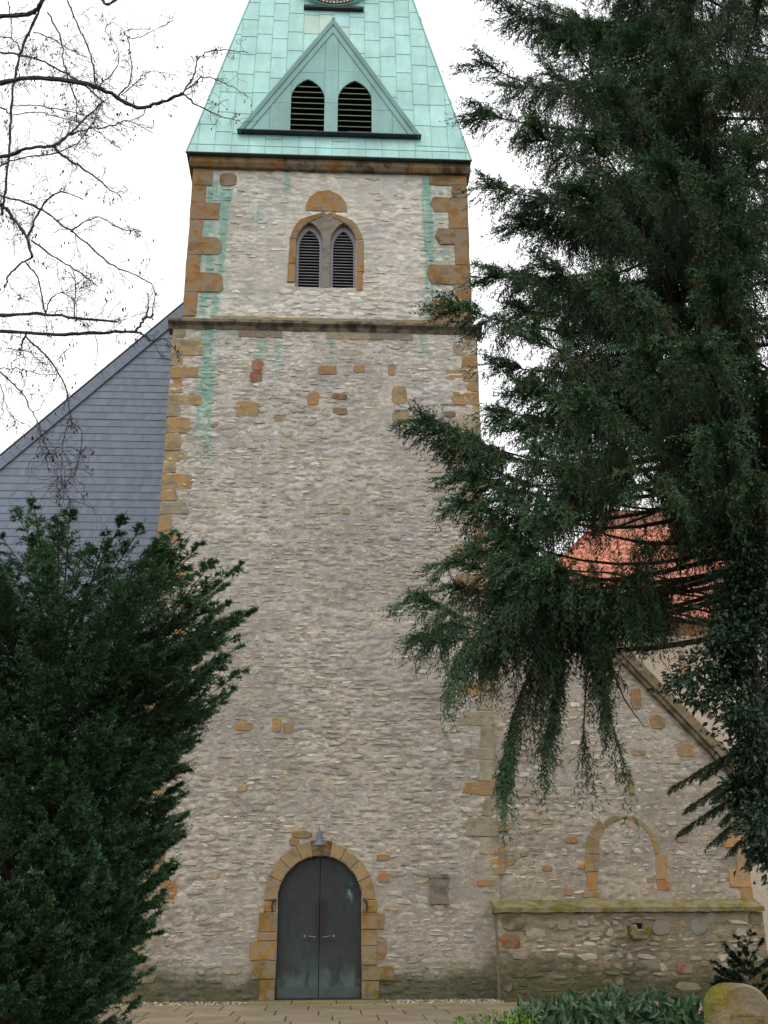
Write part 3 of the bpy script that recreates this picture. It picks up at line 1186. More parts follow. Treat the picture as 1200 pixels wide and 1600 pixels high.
# dark metal edging round the leaves
o_p = DOOR
i_p = [(-0.82, 0.03), (0.82, 0.03)]+arch_pts(0, 1.84, 0.82, 0, 180, 25)
n = len(o_p)
bb = MB()
v = [(x, 0.115, z) for x, z in o_p]+[(x, 0.115, z) for x, z in i_p]+[(x, 0.14, z) for x, z in i_p]
bb.add(v, [(i, (i+1) % n, n+(i+1) % n, n+i) for i in range(n)]+[(n+i, n+(i+1) % n, 2*n+(i+1) % n, 2*n+i) for i in range(n)], lin(34, 36, 38))
bb.build('door_frame', M['door'], tower)
bb = MB()
bb.prism(DOOR, 0.2, 0.25, lin(20, 20, 20))
bb.build('door_backing', M['void'], tower)

# --- copper spire
EZ, EY = 20.13, -0.22
EX0, EX1 = -3.77, 3.69
AP = np.array([-0.02, 3.70, 39.6])
corners = [np.array(p) for p in ((EX0, EY, EZ), (EX1, EY, EZ), (EX1, 7.62, EZ), (EX0, 7.62, EZ))]
COP = lin(162, 206, 200)
bb = MB()
low = [c_+np.array([0, 0, -0.016]) for c_ in corners]
bb.add(corners+[AP], [(0, 1, 4), (1, 2, 4), (2, 3, 4), (3, 0, 4)], lin(118, 164, 154))
bb.add(corners+low, [(0, 4, 5, 1), (1, 5, 6, 2), (2, 6, 7, 3), (3, 7, 4, 0), (4, 7, 6, 5)], lin(70, 84, 82))
spire = bb.build('spire', M['copper'], tower)
# slope frame of the front face
sl = np.array([0, AP[1]-EY, AP[2]-EZ])
SL = np.linalg.norm(sl)
sl = sl/SL
nrm = np.array([0, -sl[2], sl[1]])


def on_face(x, s, off=0.0):
    return np.array([0, EY, EZ])+np.array([x, 0, 0])+sl*s+nrm*off


hl = ((AP[0]-EX0)/SL, EX0)          # left hip x = EX0 + k*s
hr = ((AP[0]-EX1)/SL, EX1)
cw = 0.44
x = -3.74-0.2
ci = 0
np_ = 0
while x < 3.8:
    s = 0.0
    rows = [0.0, 0.30]
    s = 0.30+R.uniform(0.15, 0.85)
    while s < 8.6:
        rows.append(s)
        s += R.uniform(0.80, 0.92)
    rows.append(8.6)
    for a, b_ in zip(rows[:-1], rows[1:]):
        g = 0.006
        p = rect(x+g, x+cw-g, a+g, b_-g)
        p = clip(p, -1, hl[0], -hl[1]-0.03)      # x >= EX0 + k*s + .03
        p = clip(p, 1, -hr[0], hr[1]-0.03)
        if len(p) < 3 or area(p) < 0.004:
            continue
        k = len(p)
        c = jit(COP, 0.045, 0.025)
        pm = on_face((p[0][0]+p[2][0])/2, (a+b_)/2)
        if abs(pm[0]+0.35) < 0.62 and 24.9 < pm[2] < 26.0:      # rusty stains above the dormer
            c = tuple(np.array(c)*0.7+np.array(lin(190, 170, 130))*0.3)
        v = []
        for off in (-0.002, 0.014):
            for (px, ps) in p:
                o_ = off
                if off > 0:
                    o_ = 0.010+0.010*(1-(ps-a)/(b_-a))     # each sheet laps over the one below
                v.append(on_face(px, ps, o_))
        f = [tuple(range(k, 2*k))]+[(i, (i+1) % k, k+(i+1) % k, k+i) for i in range(k)]
        m = MB()
        m.add(v, f, c)
        m.build('copper_sheet', M['copper'], spire)
        np_ += 1
    # standing seam between the columns
    xs_ = x+cw
    smax = 8.6
    if xs_ < AP[0]:
        smax = min(smax, (xs_-hl[1])/hl[0])
    else:
        smax = min(smax, (xs_-hr[1])/hr[0])
    if smax > 0.2:
        m = MB()
        w = 0.009
        v = [on_face(xs_-w, 0, 0), on_face(xs_+w, 0, 0), on_face(xs_+w, 0, 0.022), on_face(xs_-w, 0, 0.022), on_face(xs_-w, smax, 0), on_face(xs_+w, smax, 0), on_face(xs_+w, smax, 0.022), on_face(xs_-w, smax, 0.022)]
        m.add(v, [(0, 1, 2, 3), (3, 2, 6, 7), (1, 5, 6, 2), (0, 3, 7, 4)], jit(lin(126, 174, 164), 0.05, 0.02))
        m.build('seam', M['copper'], spire)
    x += cw
# hip caps and eave drip
for cnr in (corners[0], corners[1]):
    m = MB()
    m.tube([cnr+np.array([0, 0.02, 0]), cnr+(AP-cnr)*0.5], 0.035, 6, lin(124, 176, 160))
    m.build('hip_roll', M['copper'], spire)
m = MB()
m.tube([corners[0]+np.array([0, -0.01, -0.012]), corners[1]+np.array([0, -0.01, -0.012])], 0.012, 6, lin(62, 76, 76))
m.build('eave_drip', M['copper_dark'], spire)

# --- louvred dormer
DY = -0.20
q0, q1, qa = at(372, 203, DY), at(657, 213, DY), at(521, 30, DY)
DZ = (q0[2]+q1[2])/2
DX0, DX1, DXA, DZA = q0[0], q1[0], qa[0], qa[2]
bb = MB()
# dormer roof running back into the spire
yb = lambda z: EY+(z-EZ)*(AP[1]-EY)/(AP[2]-EZ)
th = 0.06
for (xa, xb) in ((DX0, DXA), (DX1, DXA)):
    v = [(xa, DY-0.06, DZ), (xb, DY-0.06, DZA), (xb, yb(DZA)+0.3, DZA), (xa, yb(DZ)+0.3, DZ)]
    d = np.array([-(DZA-DZ), 0, (xb-xa)])
    d = d/np.linalg.norm(d)*th
    if d[2] > 0:
        d = -d
    v += [tuple(np.array(p)+d) for p in v]
    bb.add(v, [(0, 1, 2, 3), (7, 6, 5, 4), (0, 4, 5, 1), (1, 5, 6, 2), (3, 2, 6, 7), (0, 3, 7, 4)], lin(128, 172, 164))
dorm = bb.build('dormer_roof', M['copper'], tower)
# verge boards
for (xa, xb, sg) in ((DX0, DXA, 1), (DX1, DXA, -1)):
    d = np.array([xb-xa, DZA-DZ])
    L_ = np.linalg.norm(d)
    d /= L_
    nn = np.array([d[1], -d[0]])*sg
    for (o0, o1, y0, y1, cc) in ((0.02, 0.13, -0.07, -0.04, (112, 150, 148)), (0.13, 0.27, -0.045, -0.02, (128, 168, 163))):
        a = np.array([xa, DZ])+nn*o0
        bb_ = np.array([xb, DZA])+nn*o0
        pts = []
        for o in (o0, o1):
            # intersect the offset line with the base and the axis
            pa = np.array([xa, DZ])+nn*o
            pa = pa-d*((pa[1]-DZ)/d[1])
            pb = np.array([xb, DZA])+nn*o
            pb = pb+d*((DXA-pb[0])/d[0])
            pts.append((tuple(pa), tuple(pb)))
        poly = [pts[0][0], pts[1][0], pts[1][1], pts[0][1]]
        if area(poly) < 0:
            poly = poly[::-1]
        m = MB()
        m.prism(poly, DY+y0, DY+y1+0.05, jit(lin(*cc), 0.04, 0.02), 0.006)
        m.build('verge_board', M['copper'], dorm)
m = MB()
m.box((DX0-0.02, DY-0.075, DZ-0.025), (DX1+0.02, yb(DZ)+0.15, DZ-0.005), lin(46, 52, 56))
m.build('dormer_sill', M['copper_dark'], dorm)
lx = [at(453.5, 204, DY)[0], at(506, 206, DY)[0], at(527.5, 206, DY)[0], at(580.5, 208, DY)[0]]
lzs, lza = at(455, 152, DY)[2], at(480, 124, DY)[2]
PL1, PR1, PLl1 = lancet(lx[0], lx[1], DZ, lzs, lza)
PL2, PR2, PLl2 = lancet(lx[2], lx[3], DZ, lzs, lza)
xm1, xm2 = (lx[0]+lx[1])/2, (lx[2]+lx[3])/2
cols = [DX0, lx[0]-0.95, lx[0]-0.42, lx[0], xm1, lx[1], lx[2], xm2, lx[3], lx[3]+0.5, lx[3]+1.0, DX1]
cols = [DX0, lx[0]-0.55, lx[0], lx[1], lx[2], lx[3], lx[3]+0.55, DX1]
for i in range(len(cols)-1):
    xa, xb = cols[i]+0.004, cols[i+1]-0.004
    if i == 2:
        bot = [(xa, lzs)]+PLl1[::-1]+PR1[::-1][1:]+[(xb, lzs)]
        bot = [(xa, lzs)]+[p for p in PLl1[::-1][1:]]+[p for p in PR1[::-1][1:-1]]+[(xb, lzs)]
        poly = bot+[(xb, DZA+1), (xa, DZA+1)]
    elif i == 4:
        bot = [(xa, lzs)]+[p for p in PLl2[::-1][1:]]+[p for p in PR2[::-1][1:-1]]+[(xb, lzs)]
        poly = bot+[(xb, DZA+1), (xa, DZA+1)]
    else:
        poly = rect(xa, xb, DZ, DZA+1)
    for (ex, sg) in ((DX0, 1), (DX1, -1)):
        k = (DZA-DZ)/(DXA-ex)
        # z <= DZ + k (x - ex) - margin
        poly = clip(poly, -k, 1, DZ-k*ex-0.10)
    cuts = {0: [DZ+0.55], 1: [DZ+0.95], 2: [lza+0.22], 3: [DZ+1.0, DZ+2.1], 4: [lza+0.30], 5: [DZ+0.8], 6: [DZ+0.45]}[i]
    pieces = []
    rest = poly
    for cz in cuts:
        pieces.append(clip(rest, 0, 1, cz-0.004))
        rest = clip(rest, 0, -1, -cz-0.004)
    pieces.append(rest)
    for p in pieces:
        if len(p) >= 3 and abs(area(p)) > 0.01:
            if area(p) < 0:
                p = p[::-1]
            m = MB()
            m.prism(p, DY-0.02+R.uniform(0, 0.006), DY+0.03, jit(lin(134, 176, 170), 0.05, 0.03))
            m.build('copper_sheet', M['copper'], dorm)
m = MB()
m.prism([(DX0+0.1, DZ), (DX1-0.1, DZ), (DXA, DZA-0.1)], DY+0.16, DY+0.2, lin(20, 20, 20))
m.build('louvre_backing', M['void'], dorm)
for xl, xr in ((lx[0], lx[1]), (lx[2], lx[3])):
    z = DZ+0.06
    while z < lza-0.12:
        t = np.clip((z+0.03-lzs)/(lza-lzs), 0, 1)
        tt = 1-(1-t)**0.8
        hw = (xr-xl)/2*(1-tt**1.9)
        xm = (xl+xr)/2
        m = MB()
        v = [(xm-hw, DY+0.02, z), (xm+hw, DY+0.02, z), (xm+hw, DY+0.14, z+0.09), (xm-hw, DY+0.14, z+0.09)]
        v += [(p[0], p[1], p[2]+0.022) for p in v]
        m.add(v, [(0, 1, 5, 4), (0, 3, 2, 1), (4, 5, 6, 7), (1, 2, 6, 5), (3, 0, 4, 7), (2, 3, 7, 6)], jit(lin(122, 138, 112), 0.1, 0.03))
        m.build('louvre_slat', M['wood'], dorm)
        z += 0.185

# ------------------------------------------------------------------ clocks
CZ, CR = 27.62, 1.03


def clock(name, label, side):
    """dial on a shallow copper box; side 0 faces the front, 1 the right"""
    t = thing(name, label, 'clock', (0, 3.70, 0), 'dials on the copper spire')
    yf = 0.94

    def tr(p):
        x, y, z = p
        if side == 0:
            return (x, y, z)
        return (-(y-3.70)-0.02, 3.70+x, z)

    def fin(m, nm, mt, par, **k):
        m.v = [tr(p) for p in m.v]
        return m.build(nm, M[mt], par, **k)
    m = MB()
    m.prism([(CR*1.03*cos(a), CZ+CR*1.03*sin(a)) for a in np.linspace(0, 2*pi, 49)[:-1]], yf, yf+0.9, lin(130, 180, 166))
    fin(m, 'housing', 'copper', t)
    m = MB()
    m.prism([(CR*cos(a), CZ+CR*sin(a)) for a in np.linspace(0, 2*pi, 65)[:-1]], yf-0.03, yf+0.01, None, 0.01)
    dial = fin(m, 'dial', 'dial', t)
    m = MB()
    m.box((-0.88, yf-0.05, CZ-CR-0.17), (0.88, yf+0.2, CZ-CR-0.09), lin(40, 40, 48))
    fin(m, 'sill', 'copper_dark', t)
    for k in range(60):
        a = pi/2-2*pi*k/60
        m = MB()
        rr = 0.955*CR
        s_ = 0.026 if k % 5 else 0.034
        m.prism([(rr*cos(a)+s_*cos(q), CZ+rr*sin(a)+s_*sin(q)) for q in np.linspace(0, 2*pi, 9)[:-1]], yf-0.036, yf-0.028)
        fin(m, 'minute_dot', 'gold', dial)
    nums = ['XII', 'I', 'II', 'III', 'IV', 'V', 'VI', 'VII', 'VIII', 'IX', 'X', 'XI']
    for k, s_ in enumerate(nums):
        a = pi/2-2*pi*k/12
        wds = {'I': 0.07, 'V': 0.15, 'X': 0.15}
        tot = sum(wds[ch] for ch in s_)
        m = MB()
        u = -tot/2
        h = 0.23
        rm = 0.775*CR
        ex = np.array([sin(a), -cos(a)])      # reading direction along the rim
        ey = np.array([cos(a), sin(a)])       # outwards, the tops of the numerals point to the rim
        def st(p, q, w):
            d = np.array(q)-np.array(p)
            nn = np.array([-d[1], d[0]])/np.linalg.norm(d)*w/2
            pp = [np.array(p)-nn, np.array(q)-nn, np.array(q)+nn, np.array(p)+nn]
            pp = [ex*c_[0]+ey*(rm+c_[1]) for c_ in pp]
            pp = [(c_[0], CZ+c_[1]) for c_ in pp]
            if area(pp) < 0:
                pp = pp[::-1]
            m.prism(pp, yf-0.037-R.uniform(0, 0.002), yf-0.027)
        for ch in s_:
            w = wds[ch]
            c0 = u+w/2
            if ch == 'I':
                st((c0, -h/2), (c0, h/2), 0.035)
            elif ch == 'V':
                st((c0-w*0.38, h/2), (c0, -h/2), 0.036)
                st((c0+w*0.38, h/2), (c0, -h/2), 0.02)
            else:
                st((c0-w*0.36, h/2), (c0+w*0.36, -h/2), 0.036)
                st((c0+w*0.36, h/2), (c0-w*0.36, -h/2), 0.02)
            u += w
        fin(m, 'numeral', 'gold', dial)
    for ang, L_, w in ((35, 0.55, 0.06), (100, 0.8, 0.045)):
        a = radians(ang)
        d = np.array([cos(a), sin(a)])
        n_ = np.array([-d[1], d[0]])
        m = MB()
        pp = [-d*0.15-n_*w/2, d*L_*0.8-n_*w/2, d*L_, d*L_*0.8+n_*w/2, -d*0.15+n_*w/2]
        m.prism([(p[0], CZ+p[1]) for p in pp], yf-0.06-0.01*(w < 0.05), yf-0.045)
        fin(m, 'clock_hand', 'gold', t)


clock('tower_clock', 'black clock dial with gold Roman numerals above the dormer of the spire', 0)
clock('tower_clock', 'clock seen edge on at the right slope of the spire, only its dark sill showing', 1)

# ------------------------------------------------------------------ things on the tower
lp = at(499, 1316, -0.3)
lamp = thing('wall_lamp', 'grey bell shaped lamp over the arched church door', 'lamp', (lp[0], -0.02, lp[2]-0.07))
m = MB()
o = (lp[0], -0.27, lp[2])
m.lathe([(0.145, -0.06), (0.135, -0.045), (0.10, 0.01), (0.075, 0.05), (0.066, 0.09), (0.062, 0.16), (0.045, 0.195), (0.022, 0.215), (0.015, 0.25), (0.0, 0.36)], o, 20)
m.build('lamp_shade', M['lamp'], lamp, True)
m = MB()
m.lathe([(0.0, -0.055), (0.06, -0.05), (0.07, -0.02), (0.05, 0.02)], o, 14)
m.build('lamp_glass', M['zinc'], lamp, True)
m = MB()
m.tube([(o[0], -0.27, o[2]+0.20), (o[0], -0.12, o[2]+0.20), (o[0], 0.02, o[2]+0.13)], 0.02, 8)
m.lathe([(0.05, -0.01), (0.05, 0.01)], (o[0], -0.05, o[2]+0.16), 8)
m.build('bracket', M['lamp'], lamp)

pq = prect(672, 1370, 700, 1409, 0)
plq = thing('wall_plaque', 'small weathered grey plaque on the tower wall right of the door', 'plaque', ((pq[0][0]+pq[1][0])/2, 0, pq[0][1]))
m = MB()
m.prism(pq, -0.05, 0.03, lin(108, 104, 102), 0.012)
pl = m.build('tablet', M['sand'], plq)
m = MB()
xa, xb, za, zb = pq[0][0], pq[1][0], pq[0][1], pq[2][1]
m.box((xa-0.02, -0.07, zb-0.02), (xb+0.02, 0.02, zb+0.05), lin(98, 95, 95))
m.build('tablet_top', M['sand'], plq)
m = MB()
m.box((xa-0.01, -0.06, za-0.04), (xb+0.01, 0.02, za+0.004), lin(128, 110, 98))
m.build('tablet_ledge', M['sand'], plq)

# ------------------------------------------------------------------ aisle end wall beside the tower
AY = 0.035
aisle = thing('aisle_end_wall', 'rubble end wall of the side aisle with sloping coping, right of the tower', 'wall', (6.3, 0.5, 0))


def keep_ai(x, z):
    return z < cop_z(x)


mortar_sheet('wall_facing', TX1-0.02, AX1, -0.05, 10.2, AY, keep_ai, aisle, 0.04, seed=51, base=(156, 148, 137))
m = MB()
m.add([(TX1, AY+0.03, -0.05), (AX1, AY+0.03, -0.05), (AX1, AY+0.03, cop_z(AX1)-0.02), (TX1, AY+0.03, cop_z(TX1)-0.02), (TX1, 1.0, -0.05), (AX1, 1.0, -0.05), (AX1, 1.0, cop_z(AX1)-0.02), (TX1, 1.0, cop_z(TX1)-0.02)],
      [(0, 1, 2, 3), (1, 5, 6, 2), (5, 4, 7, 6), (3, 2, 6, 7)], lin(150, 140, 124))
m.build('wall', M['mortar'], aisle)
# sloping coping in lengths
d = np.array([1, -1.13])/math.hypot(1, 1.13)
nn = np.array([d[1]*-1, d[0]])
L0 = np.array([TX1+0.02, cop_z(TX1+0.02)])
tot = (AX1+0.28-L0[0])/d[0]
e = np.linspace(0, tot, 7)
for i in range(6):
    a, b_ = L0+d*(e[i]+0.004), L0+d*(e[i+1]-0.004)
    for o0, o1, y0, c in ((0.0, 0.10, -0.07, (96, 84, 68)), (0.10, 0.30, -0.12, (126, 110, 84))):
        pts = [tuple(a+nn*o0), tuple(b_+nn*o0), tuple(b_+nn*o1), tuple(a+nn*o1)]
        m = MB()
        m.prism(pts, y0-R.uniform(0, 0.006), 1.0, jit(lin(*c), 0.1, 0.03), 0.01)
        m.build('coping_stone', M['sand'], aisle)
# ochre end quoins and blind arch
z = 1.7
k = 0
while z < cop_z(AX1)-0.1:
    h = min(R.uniform(0.3, 0.45), cop_z(AX1)-0.06-z)
    w = 0.45 if k % 2 else 0.25
    k += 1
    block(aisle, 'quoin', rect(AX1-w, AX1+0.012, z+0.006, z+h-0.006), AY, 0.015+R.uniform(0, 0.01), jit(lin(180, 138, 90)), 0.3)
    z += h
bl, br = at(935, 1340, AY)[0], at(1024, 1340, AY)[0]
bs = at(935, 1335, AY)[2]
bt = at(980, 1280, AY)[2]
bc = (bl+br)/2
rx, rz = (br-bl)/2, bt-bs
edges = np.linspace(0, 180, 8)
for i in range(7):
    aa = np.linspace(edges[i]+0.8, edges[i+1]-0.8, 5)
    t_o = [0.10, 0.10, 0.10, 0.09, 0.12, 0.22, 0.26][i]
    inn = [(bc+rx*cos(radians(a)), bs+rz*sin(radians(a))) for a in aa]
    out = [(bc+(rx+t_o)*cos(radians(a)), bs+(rz+t_o*0.9)*sin(radians(a))) for a in aa]
    m = MB()
    m.prism(out+inn[::-1], AY-0.012-R.uniform(0, 0.008), AY+0.1, jit(lin(164, 132, 82), 0.1, 0.03), 0.008)
    m.build('voussoir', M['sand'], aisle)
for q, c in (((914, 1336, 935, 1362), (176, 132, 76)), ((917, 1363, 934, 1392), (172, 124, 70)), ((911, 1393, 936, 1402), (172, 138, 90)), ((1024, 1334, 1042, 1374), (174, 140, 94)), ((1026, 1375, 1047, 1391), (170, 108, 60))):
    block(aisle, 'jamb_stone', prect(*q, AY), AY, 0.016, jit(lin(*c), 0.06, 0.03), 0.1)
AL = []
for q, c in (((884, 1306, 904, 1319), (174, 104, 62)), ((846, 1350, 864, 1362), (176, 136, 90)), ((813, 1330, 824, 1339), (150, 104, 84)), ((903, 1350, 913, 1358), (178, 118, 72)), ((1008, 1370, 1024, 1381), (150, 118, 76)),
             ((985, 1075, 1002, 1110), (170, 116, 72)), ((1015, 1115, 1038, 1140), (170, 130, 78)), ((1058, 1160, 1085, 1185), (172, 140, 86)), ((985, 1170, 1010, 1182), (180, 150, 92)), ((980, 1205, 990, 1245), (166, 128, 84)), ((880, 1385, 896, 1400), (178, 112, 80)),
             ((1053, 1300, 1072, 1318), (160, 138, 104)), ((780, 1268, 792, 1280), (176, 120, 68)), ((790, 1340, 806, 1352), (168, 142, 96))):
    p = prect(*q, AY)
    AL.append((p[0][0], p[1][0], p[0][1], p[2][1]))
    lone_stone(aisle, p, AY, lin(*c))


def stone_keep_ai(x, z, a, h):
    if z+h > cop_z(x+a)-0.05 or x+a > AX1-0.45 or x-a < TX1+0.05:
        return False
    if boxes_hit(AL, x, z, a, h):
        return False
    ex, ez = (x-bc)/(rx+0.12), (z-bs)/(rz+0.12)
    if z > bs-0.05 and 0.62 < ex*ex+ez*ez < 1.35:
        return False
    if z <= bs and z > 1.7 and (abs(x-bl+0.1) < 0.28 or abs(x-br-0.1) < 0.28):
        return False
    return True


st, rnd = lay_stones(TX1, AX1-0.2, 1.75, 9.8, AY, stone_keep_ai, 29, lambda x, z: 0.8 if vnoise(np.array(x*0.6), np.array(z*0.6), 4) < 0.62 else 0.35)
build_stones(aisle, st, rnd, AY, 120, bright=lambda x, z: 0.08)
# lean-to roof behind the coping
m = MB()
v = []
for y in (1.0, 16):
    v += [(TX1, y, cop_z(TX1)-0.05), (AX1+0.2, y, cop_z(AX1+0.2)-0.05), (AX1+0.2, y, cop_z(AX1+0.2)-0.2), (TX1, y, cop_z(TX1)-0.2)]
m.add(v, [(0, 1, 5, 4), (1, 2, 6, 5), (2, 3, 7, 6), (0, 3, 2, 1), (4, 5, 6, 7)], lin(150, 84, 64))
m.add([(AX1-0.1, 1, -0.05), (AX1-0.1, 16, -0.05), (AX1-0.1, 16, cop_z(AX1)-0.25), (AX1-0.1, 1, cop_z(AX1)-0.25)], [(0, 1, 2, 3)], lin(170, 156, 136))
m.build('aisle_roof', M['tile'], aisle)

# ------------------------------------------------------------------ low buttress wall
BY = -0.38
bx0, bx1 = at(780, 1500, BY)[0], at(1192, 1430, BY)[0]
bzt = at(780, 1427, BY)[2]
butt = thing('buttress_wall', 'low projecting rubble wall with mossy sloped capstones and a stone spout', 'wall', ((bx0+bx1)/2, -0.15, 0))
mortar_sheet('wall_facing', bx0, bx1, -0.05, bzt, BY, lambda x, z: x == x, butt, 0.03, 0.022, 61, (140, 130, 112))
m = MB()
m.add([(bx0, BY+0.02, -0.05), (bx0, 0.05, -0.05), (bx0, 0.05, bzt), (bx0, BY+0.02, bzt), (bx1, BY+0.02, -0.05), (bx1, 0.05, -0.05), (bx1, 0.05, bzt), (bx1, BY+0.02, bzt)],
      [(0, 3, 2, 1), (4, 5, 6, 7)], lin(128, 118, 100))
m.build('wall', M['mortar'], butt)
e = [bx0-0.06, bx0+1.75, bx0+2.9, bx0+4.3, bx1+0.02]
for i in range(4):
    xa, xb = e[i]+0.004, e[i+1]-0.004
    pr = [(BY-0.09, bzt+0.012), (BY-0.10, bzt+0.10), (0.03, bzt+0.25), (0.06, bzt+0.0)]
    k = len(pr)
    nseg = 12
    v = []
    cc = []
    for q in range(nseg+1):
        xq = xa+(xb-xa)*q/nseg
        for j, (y, zz) in enumerate(pr):
            v.append((xq, y+R.uniform(-0.008, 0.008)*(j < 2), zz+R.uniform(-0.008, 0.008)*(j < 3)))
            g = 0.75 if j in (1, 2) else 0.55
            g *= R.uniform(0.7, 1.2)
            cc.append(np.array(lin(138, 118, 78))*(1-g)+np.array(lin(112, 112, 44))*g)
    q_ = [(a*k+j, (a+1)*k+j, (a+1)*k+(j+1) % k, a*k+(j+1) % k) for a in range(nseg) for j in range(k)]
    q_ += [(0, 1, 2, 3), (nseg*k+3, nseg*k+2, nseg*k+1, nseg*k)]
    put_np('capstone', np.array(v), None, q_, M['sand'], np.array(cc), butt)
# water spout
sx, sz = at(997, 1455, BY)[0], at(997, 1455, BY)[2]
pts = [(sx-0.22, sz-0.06), (sx-0.15, sz-0.15), (sx+0.10, sz-0.15), (sx+0.2, sz-0.06), (sx+0.22, sz+0.1), (sx+0.09, sz+0.12), (sx+0.06, sz+0.04), (sx-0.06, sz+0.04), (sx-0.09, sz+0.13), (sx-0.22, sz+0.1)]
m = MB()
m.prism(pts, BY-0.26, BY+0.1, lin(104, 98, 52), 0.025)
m.build('water_spout', M['sand'], butt, label='mossy ochre stone water spout with a channel')
m = MB()
m.box((sx-0.085, BY-0.02, sz+0.045), (sx+0.085, BY+0.05, sz+0.15))
m.build('spout_hole', M['void'], butt)
BL = [(sx-0.25, sx+0.25, sz-0.18, sz+0.17)]
for q, c in (((781, 1458, 815, 1484), (158, 96, 44)), ((782, 1430, 822, 1454), (112, 100, 62)), ((1057, 1506, 1083, 1522), (146, 82, 72)), ((1078, 1434, 1104, 1462), (142, 138, 138)), ((1104, 1427, 1127, 1442), (152, 152, 150)), ((1018, 1438, 1048, 1462), (136, 134, 132)),
             ((870, 1438, 890, 1454), (150, 148, 146)), ((1094, 1502, 1108, 1510), (156, 100, 86)), ((1055, 1535, 1095, 1548), (112, 108, 60)), ((1170, 1425, 1191, 1446), (118, 98, 66)), ((960, 1526, 975, 1540), (98, 96, 50)), ((785, 1520, 800, 1550), (104, 94, 60)), ((800, 1486, 826, 1500), (168, 152, 140))):
    p = prect(*q, BY)
    p = [(min(max(a[0], bx0-0.012), bx1+0.012), a[1]) for a in p]
    BL.append((p[0][0], p[1][0], p[0][1], p[2][1]))
    lone_stone(butt, p, BY, np.array(lin(*c))*0.92, 0.014)
st, rnd = lay_stones(bx0+0.02, bx1-0.02, 0.0, bzt-0.02, BY, lambda x, z, a, h: not boxes_hit(BL, x, z, a, h), 33, lambda x, z: 0.93, 0.06, 0.16, 0.12, 0.4)
build_stones(butt, st, rnd, BY, 110, bright=lambda x, z: -0.12)

# ------------------------------------------------------------------ slate gable of the nave
GY = 7.5
gx0, gz0 = -10.06, 14.73
gk = (20.06-14.73)/(10.06-5.05)


def gz(x):
    return gz0+(x-gx0)*gk


APX = -2.2
nave = thing('nave_gable', 'blue grey slate hung gable of the nave behind the tower', 'building', (-7, 12, 0))
m = MB()
za = gz(APX)
xl = -17.5
zr = za-(4.5-APX)*gk
prof = [(xl, 0), (4.5, 0), (4.5, zr), (APX, za), (xl, gz(xl))]
m.prism(prof, GY, 24, lin(96, 100, 118))
m.build('wall', M['slate'], nave)
# slates: courses 0.245 m high, each slate a thin tilted plate with a slanted edge
SC = lin(116, 127, 143)
V = []
Fq = []
Cc = []
z = 0.67
row = 0
band = [13.44, 16.2]
rs = np.random.default_rng(77)
while z < za:
    hgt = 0.245
    is_band = any(abs(z-bz) < 0.13 for bz in band)
    xe = APX if z+hgt > gz(APX) else gx0+(z-gz0)/gk
    xs0 = max(xe+0.42, -11.5)
    x = xs0
    w = 0.15 if not is_band else 0.17
    while x < -3.2:
        t = 0.010
        sk = 0.05 if not is_band else 0.13
        c = np.array(SC)*rs.uniform(0.87, 1.11)*np.array([rs.uniform(0.97, 1.03), 1, rs.uniform(0.97, 1.05)])
        j = rs.uniform(-0.003, 0.003)
        off = 0.022 if is_band else 0.016
        ov = 0.02
        v = [(x, GY-off-t+j, z), (x+w+0.004, GY-off-t*0.45+j, z), (x+w+sk+0.004, GY-0.005, z+hgt+ov), (x+sk, GY-0.006, z+hgt+ov), (x, GY-0.002, z+0.004), (x+w+0.004, GY-0.002, z+0.004)]
        n0 = len(V)
        V += v
        Cc += [c]*6
        Fq += [(n0, n0+1, n0+2, n0+3), (n0+4, n0+5, n0+1, n0), (n0+4, n0, n0+3, n0+3)]
        x += w
    z += hgt
    row += 1
Fq = [q if q[2] != q[3] else (q[0], q[1], q[2], q[2]) for q in Fq]
tri = [q[:3] for q in Fq if q[2] == q[3]]
quad = [q for q in Fq if q[2] != q[3]]
put_np('slates', np.array(V), tri, quad, M['slate'], np.array(Cc), nave, kind='stuff')
# verge slates along the slope
dv = np.array([1, gk])/math.hypot(1, gk)
nv = np.array([dv[1], -dv[0]])
s = 0.0
p0 = np.array([-12.5, gz(-12.5)])
while True:
    a = p0+dv*s
    if a[0] > -3.2:
        break
    L_ = 0.30
    b_ = a+dv*(L_-0.006)
    pts = [tuple(a+nv*0.0), tuple(a+nv*0.33), tuple(b_+nv*0.33), tuple(b_+nv*0.0)]
    if area(pts) < 0:
        pts = pts[::-1]
    m = MB()
    m.prism(pts, GY-0.075-R.uniform(0, 0.006), GY-0.035, jit(lin(114, 125, 141), 0.06, 0.02))
    m.build('verge_slate', M['slate'], nave)
    s += L_
m = MB()
a, b_ = p0-dv*8, np.array([APX, za])
m.tube([(a[0]-0.03, GY-0.06, a[1]+0.03), (b_[0]-0.03, GY-0.06, b_[1]+0.03)], 0.035, 6, lin(60, 62, 74))
m.build('verge_trim', M['slate'], nave)

